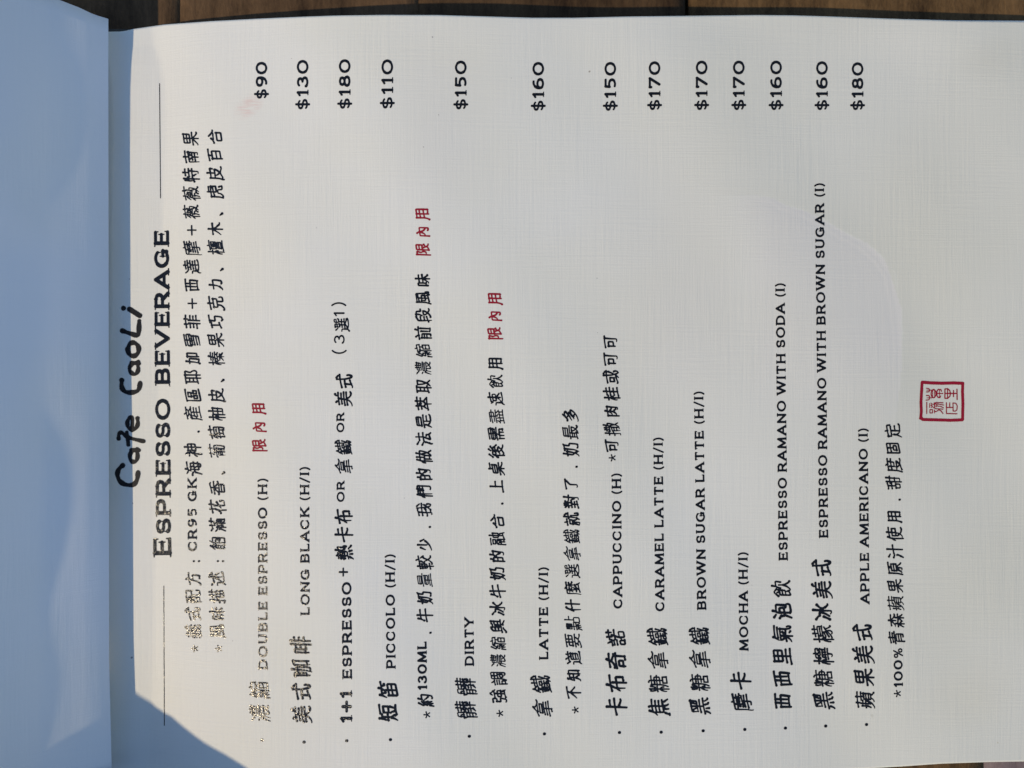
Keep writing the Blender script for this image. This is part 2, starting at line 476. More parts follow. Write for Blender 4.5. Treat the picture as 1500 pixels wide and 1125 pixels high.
# ------------------------------------------------------------------ lettering
# Ink is built as real, slightly raised shapes on the page: pen strokes (capsules of varying width) are united in a
# distance field on a half-pixel grid and cut out by marching squares.
def build_ink(name, segs, material, parent, cell=0.5, lift=0.045, rough=0.0, seed=0, label=None):
    """segs: list of (x0, y0, r0, x1, y1, r1) in photo pixels"""
    S = np.array(segs, float)
    pad = 1.5
    rr = np.maximum(S[:, 2], S[:, 5])
    x0 = np.floor((np.minimum(S[:, 0], S[:, 3])-rr).min()-pad); x1 = np.ceil((np.maximum(S[:, 0], S[:, 3])+rr).max()+pad)
    y0 = np.floor((np.minimum(S[:, 1], S[:, 4])-rr).min()-pad); y1 = np.ceil((np.maximum(S[:, 1], S[:, 4])+rr).max()+pad)
    nx = int((x1-x0)/cell)+1; ny = int((y1-y0)/cell)+1
    F = np.full((ny, nx), 5.0)
    for ax, ay, ra, bx, by, rb in S:
        R = max(ra, rb)+1.2
        i0 = max(int((min(ax, bx)-R-x0)/cell), 0); i1 = min(int((max(ax, bx)+R-x0)/cell)+2, nx)
        j0 = max(int((min(ay, by)-R-y0)/cell), 0); j1 = min(int((max(ay, by)+R-y0)/cell)+2, ny)
        X = x0+np.arange(i0, i1)*cell; Y = (y0+np.arange(j0, j1)*cell)[:, None]
        vx, vy = bx-ax, by-ay
        L = vx*vx+vy*vy
        t = np.clip(((X-ax)*vx+(Y-ay)*vy)/(L+1e-9), 0, 1)
        d = np.hypot(X-ax-t*vx, Y-ay-t*vy)-(ra+(rb-ra)*t)
        W = F[j0:j1, i0:i1]
        np.minimum(W, d, out=W)
    if rough:
        r = np.random.RandomState(seed)
        nz = r.rand(ny//2+3, nx//2+3)
        nz = np.kron(nz, np.ones((2, 2)))[:ny, :nx]
        F = F+(nz-0.5)*rough
    ins = F < 0
    F = np.where(np.abs(F) < 1e-4, 1e-4, F); ins = F < 0
    # vertices: grid corners that are inside, crossings on horizontal and vertical edges
    gid = -np.ones((ny, nx), np.int64); k = ins.nonzero(); n0 = len(k[0]); gid[k] = np.arange(n0)
    vx = [x0+k[1]*cell]; vy = [y0+k[0]*cell]
    hm = ins[:, :-1] != ins[:, 1:]; hk = hm.nonzero(); hid = -np.ones(hm.shape, np.int64); hid[hk] = n0+np.arange(len(hk[0]))
    a = F[:, :-1][hk]; b = F[:, 1:][hk]; vx.append(x0+(hk[1]+a/(a-b))*cell); vy.append(y0+hk[0]*cell)
    n1 = n0+len(hk[0])
    vm = ins[:-1] != ins[1:]; vk = vm.nonzero(); vid = -np.ones(vm.shape, np.int64); vid[vk] = n1+np.arange(len(vk[0]))
    a = F[:-1][vk]; b = F[1:][vk]; vx.append(x0+vk[1]*cell); vy.append(y0+(vk[0]+a/(a-b))*cell)
    vx = np.concatenate(vx); vy = np.concatenate(vy)
    c0, c1, c2, c3 = ins[:-1, :-1], ins[:-1, 1:], ins[1:, 1:], ins[1:, :-1]
    code = c0*1+c1*2+c2*4+c3*8
    g0, g1, g2, g3 = gid[:-1, :-1], gid[:-1, 1:], gid[1:, 1:], gid[1:, :-1]
    e0, e2 = hid[:-1], hid[1:]          # edges 0-1 and 3-2
    e3, e1 = vid[:, :-1], vid[:, 1:]    # edges 0-3 and 1-2
    table = {1: [(g0, e0, e3)], 2: [(g1, e1, e0)], 4: [(g2, e2, e1)], 8: [(g3, e3, e2)],
             3: [(g0, g1, e1, e3)], 6: [(g1, g2, e2, e0)], 12: [(g2, g3, e3, e1)], 9: [(g3, g0, e0, e2)],
             5: [(g0, e0, e3), (g2, e2, e1)], 10: [(g1, e1, e0), (g3, e3, e2)],
             7: [(g0, g1, g2, e2), (g0, e2, e3)], 14: [(g1, g2, g3, e3), (g1, e3, e0)],
             13: [(g2, g3, g0, e0), (g2, e0, e1)], 11: [(g3, g0, g1, e1), (g3, e1, e2)]}
    tris = []
    for c, polys in table.items():
        m = code == c
        if not m.any(): continue
        for p in polys:
            q = [x[m] for x in p]
            tris.append(np.stack([q[0], q[1], q[2]], -1))
            if len(q) == 4: tris.append(np.stack([q[0], q[2], q[3]], -1))
    # solid interior in 1-cell quads
    m = code == 15
    quads = np.stack([g0[m], g1[m], g2[m], g3[m]], -1)
    V = on_page(vx, vy, lift)
    allf = [tuple(t[::-1]) for t in np.vstack(tris).tolist()]+[tuple(t[::-1]) for t in quads.tolist()]
    o = new_mesh(name, V, allf, material, parent)
    if label: o['label'] = label
    return o

# ---- hanzi as pen strokes: each glyph is a list of polylines on a 0..88 grid
CHARS = "義式配方海神產區耶加雪菲西達摩薇特南果風味描述飽滿花香葡萄柚皮榛巧克力檀木虎百合濃縮限內用美咖啡熱卡布拿鐵選短笛約牛奶量較少我們的做法是萃取前段髒強調與冰融上桌後需盡速飲不知道要點什麼就對了最多奇諾可撒肉桂或焦糖黑西里氣泡檸檬蘋青森原汁使甜度固定"
CHARS = list(dict.fromkeys(CHARS))
# x, y pairs; 99 ends a pen stroke, 98 ends a glyph
PEN = [
23, 79, 31, 75, 99, 9, 50, 78, 50, 99, 43, 69, 43, 51, 99, 16, 60, 70, 60, 99, 12, 70, 74, 70, 99, 49, 46, 53, 26, 60, 15, 67, 11, 72, 10, 76,
11, 78, 18, 99, 9, 33, 78, 33, 99, 36, 11, 48, 13, 64, 22, 99, 28, 42, 27, 11, 22, 9, 14, 11, 99, 8, 43, 13, 41, 28, 42, 37, 44, 44, 43, 99,
59, 44, 72, 39, 99, 8, 21, 43, 24, 46, 27, 99, 61, 19, 71, 28, 99, 57, 76, 65, 79, 99, 28, 78, 30, 70, 98,
28, 18, 47, 21, 99, 28, 45, 27, 17, 14, 14, 8, 16, 99, 61, 78, 72, 70, 99, 11, 45, 44, 45, 99, 51, 79, 54, 42, 61, 18, 67, 11, 73, 11, 77, 22,
75, 29, 99, 8, 63, 77, 63, 98,
12, 29, 39, 29, 99, 39, 63, 39, 17, 12, 17, 99, 30, 76, 29, 42, 39, 41, 99, 21, 76, 22, 50, 16, 37, 99, 41, 61, 12, 61, 12, 10, 99, 48, 75, 74,
75, 74, 43, 99, 9, 76, 42, 76, 99, 50, 52, 50, 17, 52, 13, 73, 13, 76, 18, 77, 26, 99, 48, 50, 74, 50, 98,
35, 63, 34, 45, 99, 11, 63, 78, 63, 99, 9, 12, 14, 11, 19, 15, 26, 23, 30, 31, 33, 45, 67, 45, 65, 19, 60, 10, 99, 41, 79, 47, 70, 46, 63, 99,
45, 12, 58, 11, 64, 14, 98,
37, 55, 72, 55, 70, 28, 68, 14, 64, 10, 56, 10, 51, 13, 99, 50, 39, 50, 33, 55, 28, 56, 21, 99, 28, 39, 79, 39, 99, 39, 57, 36, 21, 77, 21, 99,
25, 70, 16, 75, 26, 70, 99, 41, 78, 39, 68, 36, 66, 29, 54, 99, 8, 51, 12, 52, 20, 47, 99, 51, 55, 51, 50, 56, 45, 57, 39, 99, 39, 68, 77, 68,
99, 22, 35, 13, 10, 99, 13, 52, 21, 47, 98,
23, 76, 28, 69, 99, 10, 30, 13, 36, 18, 41, 23, 42, 23, 8, 99, 42, 48, 76, 48, 99, 21, 79, 27, 71, 99, 59, 79, 59, 8, 99, 27, 45, 35, 34, 99,
40, 65, 76, 65, 76, 32, 42, 32, 42, 67, 99, 11, 64, 33, 63, 25, 44, 32, 41, 98,
15, 50, 24, 50, 26, 52, 29, 50, 78, 50, 99, 25, 54, 41, 58, 44, 61, 54, 61, 56, 58, 67, 55, 67, 50, 99, 31, 38, 74, 37, 99, 54, 61, 55, 63, 64,
66, 64, 70, 99, 29, 26, 72, 26, 99, 21, 57, 26, 52, 99, 22, 12, 80, 12, 99, 51, 45, 51, 12, 99, 15, 70, 76, 70, 99, 17, 30, 24, 30, 31, 38, 99,
32, 45, 31, 38, 99, 40, 80, 46, 75, 47, 70, 99, 29, 70, 29, 66, 44, 61, 99, 17, 52, 16, 24, 11, 9, 98,
13, 75, 14, 14, 76, 14, 99, 11, 73, 73, 73, 99, 34, 51, 57, 50, 58, 64, 35, 64, 34, 51, 99, 54, 40, 68, 40, 67, 25, 51, 26, 51, 38, 54, 40, 99,
35, 40, 41, 40, 41, 25, 26, 25, 25, 40, 35, 40, 98,
37, 75, 37, 10, 99, 17, 75, 17, 25, 9, 23, 99, 17, 25, 45, 28, 99, 17, 42, 37, 42, 99, 9, 75, 45, 75, 99, 51, 75, 74, 74, 66, 52, 75, 40, 77,
30, 72, 24, 66, 23, 60, 26, 99, 17, 59, 37, 59, 99, 53, 77, 53, 10, 98,
55, 70, 55, 10, 99, 52, 68, 76, 68, 76, 18, 55, 18, 99, 25, 79, 23, 38, 19, 24, 14, 13, 99, 11, 63, 42, 62, 41, 26, 38, 11, 99, 24, 16, 30, 12,
40, 13, 99, 17, 17, 12, 11, 98,
51, 56, 67, 56, 99, 15, 76, 72, 76, 99, 20, 26, 66, 26, 99, 16, 15, 66, 15, 66, 39, 99, 18, 47, 36, 47, 99, 20, 56, 36, 56, 99, 51, 47, 69, 47,
99, 18, 37, 68, 37, 99, 13, 52, 13, 66, 74, 66, 74, 52, 99, 44, 76, 44, 44, 98,
35, 60, 35, 9, 99, 9, 24, 35, 24, 99, 57, 79, 57, 64, 99, 10, 72, 78, 72, 99, 30, 79, 30, 64, 99, 52, 60, 52, 9, 99, 13, 39, 35, 39, 99, 52,
39, 75, 39, 99, 52, 53, 77, 53, 99, 52, 24, 79, 24, 99, 11, 53, 35, 53, 98,
35, 74, 35, 51, 31, 42, 26, 36, 99, 10, 74, 77, 74, 99, 16, 35, 24, 35, 32, 41, 99, 16, 59, 16, 11, 99, 52, 74, 53, 38, 72, 37, 99, 14, 57, 72,
57, 72, 18, 16, 18, 98,
64, 61, 62, 48, 99, 11, 75, 23, 63, 99, 33, 71, 73, 71, 99, 30, 48, 77, 48, 99, 32, 37, 74, 37, 99, 24, 20, 33, 14, 47, 11, 73, 12, 81, 16, 99,
28, 61, 78, 61, 99, 29, 27, 77, 27, 99, 53, 78, 53, 61, 99, 53, 47, 53, 18, 99, 21, 21, 27, 17, 99, 9, 45, 21, 45, 21, 21, 99, 41, 61, 43, 48,
99, 21, 21, 16, 19, 11, 14, 11, 7, 98,
36, 67, 36, 45, 99, 35, 59, 36, 56, 43, 53, 99, 35, 59, 35, 56, 29, 52, 99, 22, 60, 35, 59, 48, 60, 99, 50, 40, 73, 41, 99, 26, 40, 50, 39, 50,
11, 46, 9, 36, 10, 99, 21, 21, 79, 21, 99, 25, 31, 75, 31, 99, 12, 6, 11, 13, 15, 31, 16, 71, 79, 71, 99, 40, 55, 48, 51, 99, 64, 67, 64, 46,
99, 52, 60, 65, 59, 99, 63, 60, 75, 49, 82, 48, 99, 55, 51, 67, 60, 78, 60, 99, 46, 79, 48, 72, 99, 27, 50, 32, 54, 98,
57, 79, 57, 67, 63, 61, 99, 10, 72, 78, 72, 99, 48, 19, 57, 22, 99, 66, 22, 55, 10, 99, 61, 51, 74, 51, 73, 39, 70, 29, 67, 27, 67, 22, 77, 10,
99, 30, 79, 30, 65, 99, 28, 39, 50, 39, 55, 37, 59, 42, 99, 22, 48, 29, 51, 99, 9, 30, 15, 37, 19, 37, 99, 40, 64, 40, 48, 99, 48, 19, 44, 14,
99, 31, 30, 47, 30, 48, 19, 99, 50, 60, 50, 47, 99, 31, 60, 31, 48, 52, 48, 99, 25, 51, 19, 37, 20, 8, 99, 10, 49, 24, 63, 99, 61, 64, 59, 42,
99, 74, 13, 80, 12, 99, 33, 32, 32, 20, 28, 10, 99, 59, 42, 61, 41, 64, 29, 67, 27, 98,
58, 79, 58, 53, 99, 36, 53, 79, 53, 99, 9, 32, 35, 40, 99, 24, 79, 24, 8, 99, 43, 32, 51, 21, 99, 41, 69, 76, 69, 99, 68, 53, 67, 12, 63, 10,
54, 11, 99, 14, 61, 33, 61, 99, 37, 38, 79, 38, 99, 14, 73, 11, 50, 12, 43, 98,
24, 25, 63, 25, 99, 10, 70, 77, 70, 99, 16, 8, 16, 55, 73, 55, 99, 26, 38, 62, 38, 99, 44, 79, 44, 56, 99, 60, 51, 55, 48, 51, 38, 99, 28, 50,
33, 49, 36, 42, 99, 44, 37, 44, 10, 99, 71, 58, 71, 12, 69, 10, 57, 11, 98,
43, 36, 49, 36, 57, 26, 99, 10, 37, 49, 36, 50, 37, 77, 37, 99, 44, 75, 44, 11, 99, 49, 33, 67, 20, 74, 16, 79, 17, 99, 9, 17, 14, 16, 24, 22,
33, 29, 39, 36, 43, 36, 99, 20, 62, 68, 62, 99, 68, 77, 67, 49, 20, 50, 20, 76, 70, 75, 98,
17, 75, 67, 75, 70, 21, 73, 14, 77, 14, 78, 18, 77, 28, 99, 60, 21, 63, 13, 99, 25, 64, 61, 66, 99, 43, 64, 43, 19, 99, 23, 18, 59, 20, 55, 30,
99, 29, 54, 29, 35, 59, 35, 99, 19, 77, 18, 35, 10, 12, 99, 27, 52, 57, 52, 57, 33, 98,
36, 64, 74, 64, 99, 54, 79, 54, 9, 99, 26, 17, 32, 16, 37, 21, 57, 45, 77, 45, 99, 11, 22, 11, 70, 26, 70, 26, 28, 99, 11, 30, 28, 30, 99, 33,
45, 51, 45, 56, 39, 60, 37, 74, 16, 99, 71, 18, 76, 17, 98,
40, 30, 75, 30, 99, 40, 49, 40, 14, 75, 14, 74, 47, 37, 47, 99, 67, 79, 67, 54, 99, 57, 47, 57, 14, 99, 8, 36, 31, 42, 99, 47, 79, 47, 54, 99,
32, 47, 28, 40, 99, 34, 66, 79, 66, 99, 9, 61, 31, 61, 99, 21, 79, 20, 9, 99, 8, 14, 12, 11, 22, 12, 98,
30, 62, 50, 62, 53, 60, 56, 62, 77, 62, 99, 54, 78, 54, 56, 48, 54, 40, 39, 45, 45, 99, 68, 43, 59, 54, 54, 55, 54, 20, 99, 9, 11, 18, 18, 22,
20, 99, 65, 47, 76, 30, 99, 19, 68, 23, 62, 99, 60, 76, 70, 71, 99, 22, 20, 35, 14, 46, 12, 74, 12, 80, 16, 99, 8, 49, 22, 48, 22, 20, 99, 77,
14, 81, 17, 99, 42, 40, 31, 28, 99, 54, 58, 51, 61, 54, 58, 99, 9, 74, 15, 72, 20, 67, 98,
37, 54, 16, 54, 16, 14, 33, 19, 31, 27, 99, 25, 63, 27, 55, 99, 26, 74, 31, 70, 99, 16, 66, 30, 79, 99, 9, 60, 19, 68, 99, 57, 79, 52, 75, 51,
68, 76, 67, 76, 37, 74, 28, 99, 35, 56, 35, 33, 16, 32, 99, 16, 44, 35, 44, 99, 34, 21, 38, 12, 99, 48, 55, 48, 17, 49, 13, 52, 11, 74, 11, 77,
15, 76, 24, 99, 28, 73, 37, 66, 99, 50, 69, 45, 55, 65, 54, 65, 34, 99, 48, 36, 67, 36, 99, 63, 31, 66, 29, 76, 30, 98,
61, 41, 71, 20, 99, 65, 31, 58, 19, 99, 9, 55, 21, 47, 99, 40, 41, 48, 20, 99, 42, 79, 42, 56, 99, 28, 70, 80, 70, 99, 31, 49, 31, 8, 99, 13,
76, 22, 71, 23, 67, 99, 53, 58, 53, 9, 99, 40, 58, 64, 58, 65, 79, 99, 43, 30, 36, 20, 99, 21, 38, 23, 33, 12, 12, 99, 29, 47, 75, 47, 75, 9,
99, 64, 13, 67, 10, 77, 11, 98,
30, 56, 25, 48, 23, 41, 24, 8, 99, 48, 57, 48, 15, 50, 11, 99, 7, 34, 13, 34, 18, 40, 23, 41, 99, 35, 29, 68, 45, 99, 30, 79, 30, 61, 99, 9,
70, 77, 70, 99, 56, 79, 56, 61, 99, 47, 14, 52, 11, 73, 12, 77, 19, 74, 28, 98,
10, 59, 78, 59, 99, 8, 40, 13, 38, 26, 46, 99, 44, 73, 44, 43, 99, 23, 25, 65, 25, 99, 65, 38, 65, 13, 23, 13, 24, 37, 67, 36, 99, 16, 72, 44,
73, 63, 77, 71, 75, 99, 50, 56, 70, 41, 75, 39, 80, 41, 99, 37, 59, 36, 55, 22, 43, 99, 51, 59, 52, 55, 58, 49, 98,
39, 53, 39, 10, 99, 22, 21, 57, 21, 99, 22, 10, 23, 38, 59, 38, 99, 31, 79, 31, 66, 25, 63, 24, 58, 74, 57, 73, 26, 70, 11, 63, 10, 57, 13, 57,
40, 99, 11, 44, 17, 48, 20, 46, 62, 46, 99, 51, 58, 51, 53, 55, 51, 55, 46, 99, 11, 72, 79, 72, 99, 59, 79, 59, 64, 99, 22, 29, 57, 29, 99, 47,
13, 58, 11, 98,
22, 39, 27, 46, 61, 45, 99, 31, 71, 31, 66, 24, 63, 23, 58, 17, 52, 99, 31, 79, 31, 71, 99, 11, 71, 79, 71, 99, 28, 54, 29, 51, 33, 53, 99, 15,
33, 64, 33, 99, 22, 26, 22, 14, 99, 21, 56, 11, 44, 99, 21, 16, 59, 16, 99, 40, 45, 40, 16, 99, 59, 79, 59, 64, 99, 57, 26, 57, 14, 99, 58, 10,
67, 10, 71, 12, 99, 23, 58, 73, 57, 72, 20, 68, 8, 98,
59, 79, 59, 16, 99, 76, 62, 76, 16, 41, 16, 99, 27, 51, 33, 43, 32, 38, 99, 23, 51, 32, 48, 99, 11, 62, 35, 62, 99, 24, 79, 24, 8, 99, 41, 38,
76, 38, 99, 41, 62, 41, 8, 99, 23, 51, 18, 45, 11, 29, 11, 22, 99, 39, 60, 78, 60, 98,
19, 46, 67, 46, 67, 42, 61, 32, 51, 22, 46, 22, 99, 18, 13, 25, 11, 48, 20, 99, 19, 69, 18, 32, 15, 20, 11, 13, 12, 7, 99, 46, 79, 46, 47, 99,
32, 46, 36, 36, 48, 23, 99, 51, 20, 73, 11, 81, 13, 99, 17, 66, 72, 66, 69, 53, 98,
37, 60, 73, 60, 99, 35, 70, 76, 70, 99, 66, 49, 66, 45, 76, 36, 99, 31, 50, 79, 50, 99, 33, 12, 42, 16, 54, 27, 99, 24, 51, 28, 45, 28, 40, 99,
56, 79, 50, 52, 45, 48, 42, 41, 31, 35, 99, 20, 51, 23, 52, 28, 48, 99, 9, 62, 30, 62, 99, 55, 39, 54, 27, 99, 42, 41, 45, 38, 59, 40, 66, 39,
99, 55, 8, 55, 25, 57, 26, 67, 18, 99, 54, 26, 51, 28, 54, 26, 99, 36, 29, 51, 29, 54, 27, 59, 29, 72, 29, 59, 29, 57, 26, 75, 14, 99, 20, 79,
20, 8, 99, 20, 51, 15, 46, 10, 30, 10, 24, 99, 68, 43, 74, 38, 98,
23, 69, 23, 29, 99, 9, 69, 36, 69, 99, 51, 74, 47, 48, 75, 47, 73, 25, 70, 15, 66, 13, 50, 14, 99, 38, 74, 79, 74, 99, 7, 26, 37, 32, 99, 47,
18, 54, 12, 98,
10, 70, 77, 70, 99, 19, 55, 68, 55, 99, 43, 79, 43, 55, 99, 33, 37, 32, 25, 24, 15, 99, 21, 57, 21, 37, 33, 37, 66, 37, 66, 57, 99, 52, 37, 52,
16, 54, 12, 74, 12, 77, 19, 75, 26, 99, 7, 13, 12, 11, 18, 12, 30, 21, 98,
48, 14, 55, 11, 99, 14, 60, 74, 60, 73, 37, 70, 16, 66, 12, 64, 11, 54, 11, 52, 14, 99, 41, 79, 41, 55, 38, 40, 35, 33, 25, 20, 99, 8, 12, 16,
12, 30, 25, 98,
29, 11, 80, 11, 99, 53, 79, 55, 71, 99, 10, 60, 28, 60, 99, 19, 43, 15, 41, 10, 28, 10, 20, 99, 20, 79, 20, 9, 99, 38, 19, 70, 19, 71, 20, 71,
33, 70, 35, 40, 35, 39, 18, 99, 39, 27, 71, 27, 99, 31, 70, 79, 70, 99, 20, 50, 24, 48, 26, 45, 28, 41, 28, 35, 99, 42, 42, 73, 42, 73, 62, 37,
63, 37, 42, 42, 42, 99, 63, 50, 47, 49, 46, 55, 62, 56, 63, 50, 98,
44, 79, 44, 8, 99, 10, 19, 26, 33, 38, 50, 47, 58, 77, 58, 99, 63, 32, 75, 21, 82, 21, 99, 44, 54, 50, 50, 54, 42, 71, 24, 99, 11, 58, 41, 58,
44, 54, 99, 63, 32, 71, 24, 99, 63, 32, 73, 22, 98,
44, 79, 44, 42, 47, 40, 71, 40, 76, 43, 99, 73, 24, 77, 18, 75, 11, 99, 25, 48, 64, 52, 67, 55, 99, 75, 47, 73, 40, 99, 19, 11, 26, 11, 33, 17,
36, 22, 37, 31, 56, 31, 58, 12, 72, 11, 77, 13, 99, 44, 72, 72, 72, 99, 75, 63, 73, 51, 99, 16, 61, 76, 61, 99, 18, 63, 17, 26, 12, 10, 98,
21, 37, 67, 37, 99, 21, 60, 21, 10, 99, 19, 58, 67, 58, 67, 17, 21, 17, 99, 43, 75, 40, 58, 99, 10, 75, 77, 75, 98,
55, 63, 44, 73, 63, 57, 74, 51, 79, 52, 99, 8, 51, 13, 51, 23, 55, 26, 51, 61, 51, 65, 56, 99, 65, 38, 65, 15, 22, 15, 22, 36, 67, 36, 99, 32,
62, 23, 55, 32, 62, 98,
47, 79, 47, 54, 99, 34, 64, 74, 64, 99, 23, 37, 12, 11, 99, 56, 29, 57, 25, 62, 19, 72, 12, 79, 11, 99, 39, 38, 74, 38, 99, 33, 54, 73, 54, 74,
75, 99, 65, 19, 76, 25, 99, 60, 79, 60, 54, 99, 14, 52, 20, 49, 99, 13, 77, 21, 72, 99, 44, 29, 43, 12, 58, 14, 99, 32, 29, 79, 29, 99, 34, 52,
35, 73, 76, 73, 99, 18, 75, 25, 67, 99, 26, 10, 32, 26, 33, 46, 78, 46, 98,
51, 56, 79, 56, 99, 31, 67, 24, 53, 99, 38, 71, 38, 60, 99, 65, 55, 63, 43, 99, 13, 28, 10, 10, 99, 36, 70, 77, 70, 77, 62, 99, 35, 35, 37, 29,
99, 25, 49, 30, 48, 99, 22, 28, 24, 12, 99, 24, 78, 14, 59, 13, 54, 22, 54, 14, 37, 31, 38, 28, 50, 99, 54, 29, 76, 29, 99, 35, 35, 42, 40, 99,
56, 79, 59, 70, 99, 47, 61, 42, 40, 43, 37, 43, 8, 99, 30, 30, 34, 16, 99, 63, 43, 76, 43, 76, 13, 54, 13, 54, 43, 63, 43, 98,
61, 24, 70, 15, 77, 14, 99, 53, 46, 57, 32, 60, 29, 64, 21, 99, 40, 46, 69, 46, 69, 75, 40, 75, 40, 14, 99, 11, 78, 11, 10, 99, 40, 61, 69, 61,
99, 40, 14, 56, 18, 99, 10, 76, 29, 75, 23, 56, 29, 45, 29, 36, 27, 31, 20, 30, 99, 60, 29, 72, 37, 99, 72, 36, 70, 35, 72, 36, 98,
33, 76, 42, 66, 99, 43, 59, 34, 39, 30, 35, 21, 30, 99, 15, 9, 16, 60, 72, 60, 71, 13, 68, 11, 60, 11, 54, 15, 99, 40, 69, 36, 73, 40, 68, 52,
40, 64, 29, 98,
17, 18, 13, 13, 99, 47, 74, 47, 12, 99, 22, 37, 75, 37, 99, 22, 56, 75, 56, 99, 22, 77, 22, 37, 19, 23, 13, 14, 99, 57, 16, 62, 14, 76, 15, 99,
20, 75, 75, 74, 75, 19, 73, 12, 98,
13, 66, 74, 66, 99, 12, 31, 78, 31, 99, 17, 54, 71, 54, 99, 24, 79, 29, 75, 99, 10, 42, 78, 42, 99, 25, 78, 30, 72, 30, 66, 99, 44, 66, 42, 33,
39, 25, 35, 20, 26, 14, 13, 11, 8, 12, 99, 47, 30, 51, 22, 57, 17, 99, 66, 79, 60, 77, 56, 66, 99, 47, 27, 52, 21, 63, 14, 74, 11, 81, 13, 98,
32, 62, 51, 62, 49, 18, 46, 12, 37, 13, 99, 40, 79, 38, 36, 34, 22, 28, 10, 99, 75, 70, 75, 12, 99, 12, 74, 12, 20, 99, 77, 68, 60, 68, 60, 11,
99, 60, 20, 75, 20, 99, 10, 72, 25, 72, 25, 30, 12, 30, 98,
62, 64, 77, 64, 99, 62, 79, 62, 9, 99, 48, 79, 48, 8, 99, 31, 29, 48, 29, 99, 33, 64, 48, 64, 99, 62, 30, 78, 30, 99, 62, 47, 77, 47, 99, 11,
22, 11, 70, 25, 70, 25, 29, 99, 11, 31, 27, 31, 99, 34, 47, 48, 47, 98,
47, 20, 52, 20, 99, 26, 78, 26, 62, 99, 26, 49, 26, 31, 99, 34, 21, 35, 10, 99, 11, 43, 41, 43, 99, 50, 22, 54, 10, 99, 31, 56, 43, 50, 99, 9,
62, 42, 62, 99, 46, 54, 62, 42, 99, 56, 79, 55, 52, 52, 40, 48, 32, 45, 30, 35, 32, 8, 29, 99, 12, 72, 40, 72, 99, 17, 19, 24, 23, 99, 63, 22,
69, 20, 76, 10, 99, 69, 68, 70, 35, 73, 30, 77, 30, 78, 39, 76, 43, 99, 19, 22, 13, 11, 8, 9, 99, 59, 46, 63, 39, 99, 72, 13, 79, 9, 99, 9,
50, 21, 55, 99, 46, 66, 70, 66, 98,
42, 79, 42, 8, 99, 9, 48, 78, 48, 99, 42, 66, 70, 66, 99, 49, 34, 70, 25, 76, 26, 98,
48, 57, 48, 8, 99, 25, 44, 72, 45, 73, 23, 71, 17, 99, 39, 79, 37, 68, 26, 49, 25, 16, 99, 59, 18, 73, 19, 99, 12, 35, 20, 42, 25, 44, 99, 11,
65, 79, 65, 98,
31, 9, 44, 10, 99, 14, 29, 73, 29, 99, 45, 77, 60, 66, 74, 62, 82, 64, 99, 27, 64, 59, 64, 60, 66, 99, 15, 38, 72, 39, 99, 8, 62, 29, 67, 99,
44, 37, 43, 8, 99, 10, 20, 78, 20, 99, 27, 67, 49, 80, 99, 45, 77, 49, 72, 99, 23, 46, 64, 46, 65, 55, 23, 56, 23, 46, 98,
71, 77, 77, 66, 99, 35, 59, 79, 59, 99, 64, 79, 65, 40, 68, 30, 67, 20, 99, 12, 36, 14, 22, 99, 15, 66, 8, 54, 99, 48, 79, 48, 59, 99, 22, 57,
22, 16, 9, 13, 99, 12, 61, 15, 57, 30, 57, 99, 67, 20, 59, 15, 56, 9, 99, 48, 16, 56, 17, 59, 15, 99, 36, 33, 58, 33, 99, 48, 33, 47, 15, 35,
14, 99, 26, 70, 33, 64, 33, 60, 99, 37, 70, 58, 70, 99, 67, 20, 72, 11, 99, 37, 25, 56, 25, 99, 22, 73, 31, 66, 99, 22, 79, 22, 73, 99, 22, 73,
12, 62, 99, 9, 44, 33, 44, 99, 76, 48, 70, 29, 99, 78, 26, 77, 13, 69, 13, 99, 22, 16, 34, 18, 99, 30, 38, 28, 23, 99, 56, 43, 40, 41, 39, 51,
55, 51, 56, 43, 98,
9, 48, 21, 48, 21, 20, 99, 57, 65, 58, 76, 73, 76, 74, 67, 57, 66, 58, 59, 59, 57, 72, 56, 75, 57, 77, 61, 99, 44, 51, 44, 33, 99, 31, 45, 75,
45, 99, 50, 61, 49, 56, 99, 28, 33, 78, 33, 99, 11, 14, 21, 20, 99, 62, 52, 62, 33, 99, 69, 23, 78, 21, 99, 14, 74, 23, 65, 99, 57, 29, 72, 21,
99, 30, 22, 34, 21, 45, 28, 51, 29, 99, 21, 20, 37, 14, 48, 12, 74, 13, 81, 17, 99, 32, 77, 32, 58, 37, 56, 51, 57, 99, 30, 76, 48, 76, 48, 67,
32, 66, 98,
23, 33, 26, 32, 32, 24, 99, 24, 66, 23, 33, 99, 17, 78, 16, 66, 10, 54, 99, 9, 45, 36, 45, 99, 16, 66, 36, 66, 99, 40, 73, 79, 73, 99, 37, 12,
79, 12, 99, 43, 33, 48, 31, 51, 20, 55, 17, 99, 71, 33, 64, 12, 99, 23, 33, 18, 20, 10, 11, 99, 29, 28, 34, 21, 33, 17, 99, 49, 59, 73, 59, 73,
40, 45, 40, 45, 59, 49, 59, 98,
42, 56, 45, 53, 45, 14, 99, 18, 45, 71, 45, 71, 14, 20, 14, 20, 47, 99, 28, 69, 32, 57, 99, 20, 70, 43, 69, 99, 22, 79, 20, 70, 11, 56, 99, 20,
30, 71, 30, 99, 51, 70, 61, 68, 80, 69, 99, 61, 68, 66, 57, 99, 53, 79, 51, 70, 42, 59, 45, 52, 99, 63, 59, 70, 57, 98,
33, 50, 41, 34, 99, 29, 31, 26, 26, 29, 12, 99, 21, 46, 17, 37, 37, 40, 99, 53, 78, 49, 62, 42, 51, 99, 49, 62, 76, 62, 75, 32, 72, 15, 68, 11,
